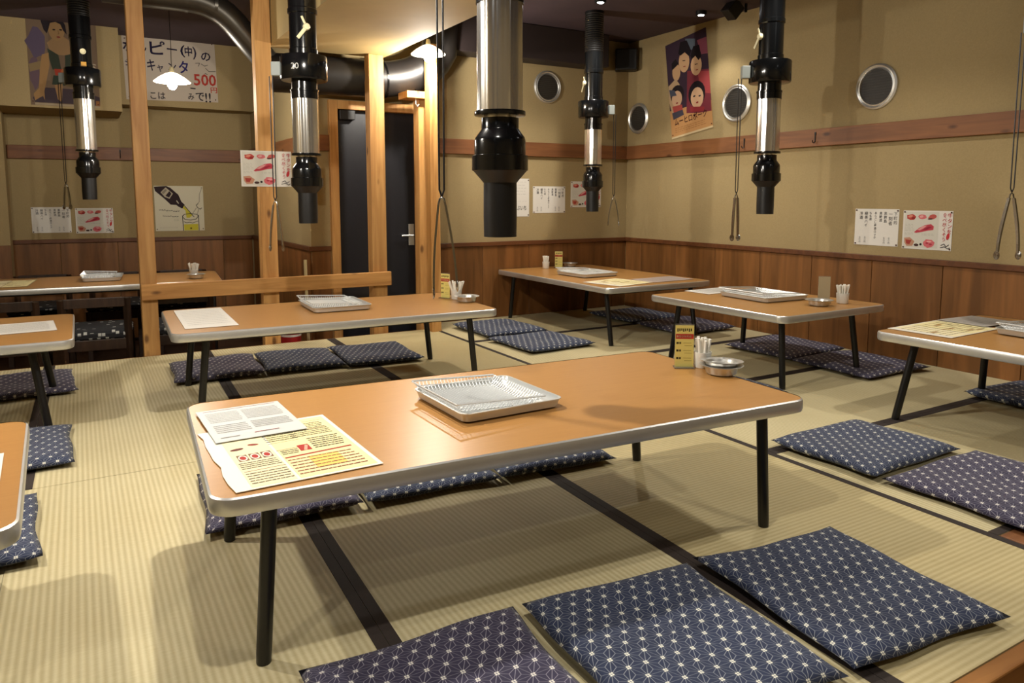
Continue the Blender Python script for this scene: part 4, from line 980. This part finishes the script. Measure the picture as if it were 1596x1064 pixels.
# menus ------------------------------------------------------------
def menu(label, cx, cy, w, h, rz, cream, z=ZT+.002, rag=0, detail=True, curl=.003, shade=None):
    u = (math.cos(R(rz)), math.sin(R(rz)), 0); v = (-u[1], u[0], 0)
    org = (cx - u[0]*w/2 - v[0]*h/2, cy - u[1]*w/2 - v[1]*h/2, z)
    rd = random.Random(label); I = []
    if cream:
        I += [('p', '#e6d9a4', [(.42,.02),(.97,.02),(.97,.97),(.42,.97)]), ('p', '#e9ddb4', [(.10,.02),(.40,.02),(.40,.97),(.10,.97)])]
        if detail:
            I += [('l', '#9c3a30', [(.44,.335),(.93,.355)], .009), ('l', '#7a4a34', [(.12,.24),(.40,.245)], .003), ('l', '#8a5a44', [(.42,.47),(.66,.475)], .003), ('l', '#5a5040', [(.60,.90),(.93,.91)], .002), ('l', '#5a5040', [(.56,.75),(.92,.76)], .002), ('l', '#5a5040', [(.40,.60),(.64,.605)], .002)]
            for k, x in enumerate((.17,.255,.34)):
                I += [('p', '#7a5a44', [(x-.036,.40),(x+.036,.40),(x+.036,.50),(x-.036,.50)]), ('p', '#e6ddcc', ell(x,.45,.032,.044)), ('p', '#a83a34', ell(x,.45,.022,.03))]
            I += [('p', '#a83630', [(.575,.40),(.66,.40),(.66,.50),(.575,.50)]), ('p', '#c9a08a', [(.60,.41),(.62,.40),(.655,.48),(.635,.49)]), ('p', '#6a3a34', ell(.17,.60,.05,.018,.1)), ('p', '#8a3a34', ell(.30,.64,.04,.016,-.2)), ('p', '#e8c46a', [(.58,.12),(.80,.12),(.80,.30),(.58,.30)])]
            I += rows(.12,.39,.27,.38,4,'#5f5244',rd,.0042,.026) + rows(.12,.39,.05,.22,5,'#6a5a48',rd,.0042,.028) + rows(.44,.56,.38,.46,3,'#5a4e40',rd,.0042,.026)
            I += rows(.44,.92,.05,.31,6,'#8a4a38',rd,.0046,.03) + rows(.60,.92,.63,.88,8,'#5c5440',rd,.0034,.024) + rows(.40,.64,.62,.92,9,'#5c5440',rd,.0034,.024) + rows(.69,.93,.40,.60,6,'#6a6050',rd,.004,.026)
        else:
            for k in range(7):
                x = .1+rd.random()*.7; y = .1+.75*rd.random(); I.append(('p', rd.choice(['#b89a5a','#a8865a','#8a6a4a']), [(x,y),(x+.14,y),(x+.14,y+.05),(x,y+.05)]))
            I += rows(.1,.9,.1,.9,8,'#8a7a58',rd,.005,.035)
    elif detail:
        I += [('l', '#7a3a34', [(.08,.95),(.94,.96)], .003)] + rows(.08,.45,.55,.88,7,'#8b8983',rd,.0034,.026) + rows(.5,.93,.55,.88,7,'#8b8983',rd,.0034,.026) + rows(.08,.45,.22,.48,5,'#8b8983',rd,.0034,.026) + rows(.5,.93,.25,.48,5,'#8b8983',rd,.0034,.026)
        I += [('l', '#b0605a', [(.45,.12),(.52,.13)], .004)] + rows(.52,.72,.11,.14,1,'#8a5a54',rd,.0042,.026) + rows(.08,.28,.08,.12,1,'#9a948c',rd,.0042,.026)
    else: I += rows(.1,.9,.12,.9,9,'#96938c',rd,.004,.035)
    mt = shade or (M_CREAMP if cream else M_PAPER)
    return sheet('menu_sheet', label, 'menu', org, u, v, w, h, I, mtl=mt, group='laminated menu sheets on the tables', pins=False, curl=0, rag=rag, th=.0012)
menu('large cream menu with small photos on the big central table', .398, 1.742, .315, .440, 1.5, True, rag=.007, curl=.003)
menu('white menu lying over the cream one on the big central table', .364, 2.000, .222, .300, 1.5, False, z=ZT+.0062, curl=.003, shade=plain('blue_white_paper', '#c6c8c5', .5))
menu('white menu at the left end of the second table', .515, 3.905, .232, .625, -1.5, False, detail=False)
menu('white menu on the low table cut by the left edge', -.245, 4.015, .25, .31, 4, False, detail=False)
menu('white menu on the bottom left table', -.30, 1.90, .25, .27, 2, False, detail=False)
menu('cream menu at the near end of the far corner table', 3.260, 4.075, .36, .34, 12, True, detail=False)
menu('pinkish menu at the right end of the far corner table', 3.665, 4.065, .40, .24, 3, False, detail=False, shade=plain('pink_paper', '#b5a39a', .6))
menu('white menu behind the tray on the squarish table', 3.488, 3.385, .32, .20, 3, False, detail=False)
menu('cream menu on the right edge table', 3.372, 1.862, .415, .28, 2, True, detail=False)
menu('grey white menu overlapping the cream one at the right edge', 3.70, 1.882, .27, .225, -4, False, z=ZT+.0062, detail=False, shade=plain('grey_paper', '#aaa49c', .6))
menu('worn cream menu on the lower room dining table', -.43, 6.17, .26, .46, RZL, True, z=.402, detail=False, shade=plain('worn_menu', '#a8966a', .6))

# cups of wrapped toothpicks, dishes, cards ---------------------------
M_CUP = plain('frosted_cup', '#dcdcd4', .35)
M_STICK = plain('paper_sleeve', '#ece9de', .7)
def cup(x, y, label, z=ZT, r=.033, h=.056, n_=14, seed=1, sc=1.0, loose=.25):
    t = thing('toothpick_cup', label, 'cup', (x, y, z+.0012), 0, 'white cups of paper-wrapped toothpicks')
    MB().lathe([(r*.86,0),(r*.9,.002),(r,h),(r*.93,h),(r*.8,.006),(0,.005)], 20).build('cup', M_CUP, t, smooth=True)
    rd = random.Random(seed)
    for k in range(n_):
        a = 2*math.pi*k/n_ + rd.random()*.3; q = r*(.35 + .4*(k % 2)); l = .098 + .010*rd.random()
        MB().tube([(q*.5*math.cos(a), q*.5*math.sin(a), .007), (q*(1+loose)*math.cos(a), q*(1+loose)*math.sin(a), l*sc)], .0056, 5).build('toothpick_sleeve', M_STICK, t)
    return t
def dish(x, y, label, z=ZT, r=.072, tilt=(0,0), notch=False):
    t = thing('steel_dish', label, 'dish', (x, y, z+.0012), 0, 'small steel dishes on the tables'); t.rotation_euler = (R(tilt[0]), R(tilt[1]), 0)
    MB().lathe([(0,0),(r*.62,.0),(r*.70,.004),(r*.78,.027),(r*1.0,.031),(r*1.02,.0325),(r*.98,.0332),(r*.74,.0295),(r*.64,.006),(0,.0035)], 30).build('bowl', M_STEEL, t, smooth=True)
    if notch:
        for a in (40, 160, 280):
            MB().box(-.007,.007,-.004,.004,0,.004).build('rest_lip', M_STEEL, t).location = (r*.93*math.cos(R(a)), r*.93*math.sin(R(a)), .0295)
    return t
M_ACR, _N, _L, _b = base('clear_acrylic'); _b.inputs['Transmission Weight'].default_value = .9; _b.inputs['Roughness'].default_value = .08; _b.inputs['Base Color'].default_value = lin('#eeeadf'); _b.inputs['IOR'].default_value = 1.2
def card(x, y, rz, label, back=False, z=ZT, h=.138):
    """upright card in a clear T stand"""
    t = thing('menu_card', label, 'card', (x, y, z+.0012), R(rz), 'upright yellow cards on the tables')
    MB().box(-.036,.036,-.022,.022,0,.003).build('stand_foot', M_ACR, t, bevel=.001)
    MB().box(-.032,.032,-.0012,.0012,.003,h).build('card_panel', plain('yellow_card', '#dccf78' if not back else '#a89878', .5), t)
    MB().box(-.0335,.0335,.0012,.003,.003,h+.004).build('clear_back', M_ACR, t)
    W_ = .064
    m = MB(); y_ = -.00135
    def rc(a, b, c, d, mi): m.add([(a,y_,c),(b,y_,c),(b,y_,d),(a,y_,d)], [(0,1,2,3)], mi)
    rc(-.031,.031,h*.68,h*.80,0)
    for k in range(9): rc(-.027+k*.0058,-.0235+k*.0058,h*.715,h*.765,2)
    for k in range(8): rc(-.026+k*.0066,-.0215+k*.0066,h*.85+(k%3)*.002,h*.93,1)
    for zz in (.56,.38,.20):
        rc(-.028,-.020,h*zz,h*(zz+.05),1); rc(-.018,-.012,h*zz,h*(zz+.05),1)
        rc(-.004,.024,h*(zz+.02),h*(zz+.03),3); rc(.0,.026,h*(zz-.04),h*(zz-.03),3)
    if not back: p_ = m.build('print', [ink('#b03a30'), ink('#4a4226'), ink('#d9c8a0'), ink('#9a8c4a')], t, fix=False); p_['kind'] = 'stuff'
    return t
card(1.812, 1.890, -34, 'yellow card with red stripe standing on the big central table', h=.150)
cup(1.873, 1.862, 'white cup with toothpicks beside the yellow card on the central table', loose=.05, r=.031)
dish(1.856, 1.757, 'lower steel dish of the stack on the central table')
dish(1.862, 1.762, 'upper steel dish of the stack on the central table, notched rim', z=ZT+.0120, r=.071, tilt=(-2,3), notch=True)
card(1.862, 3.955, -62, 'yellow card seen edge-on at the right end of the second table', h=.145)
cup(1.900, 3.885, 'cup of splayed wrapped toothpicks on the second table', seed=4, loose=.8)
dish(1.905, 3.760, 'steel dish with pale rim on the right end of the second table')
card(3.515, 5.20, -38, 'yellow card standing on the far corner table')
cup(3.385, 5.20, 'narrow white toothpick cup at the far left of the corner table', seed=6, loose=.05, r=.030)
dish(3.655, 5.235, 'steel dish in the back of the far corner table', r=.068)
card(3.640, 2.690, -40, 'card seen from its plain back on the squarish table', back=True, h=.148)
cup(3.710, 2.620, 'white toothpick cup at the right corner of the squarish table', seed=8, loose=.3, r=.034, h=.058)
dish(3.520, 2.630, 'steel dish on the squarish table in front of the plain card', r=.074)
cup(.735, 6.03, 'white toothpick cup on the lower room dining table', z=.40, seed=10, loose=.5)
dish(.735, 5.905, 'steel dish on the lower room dining table', z=.40, r=.066)
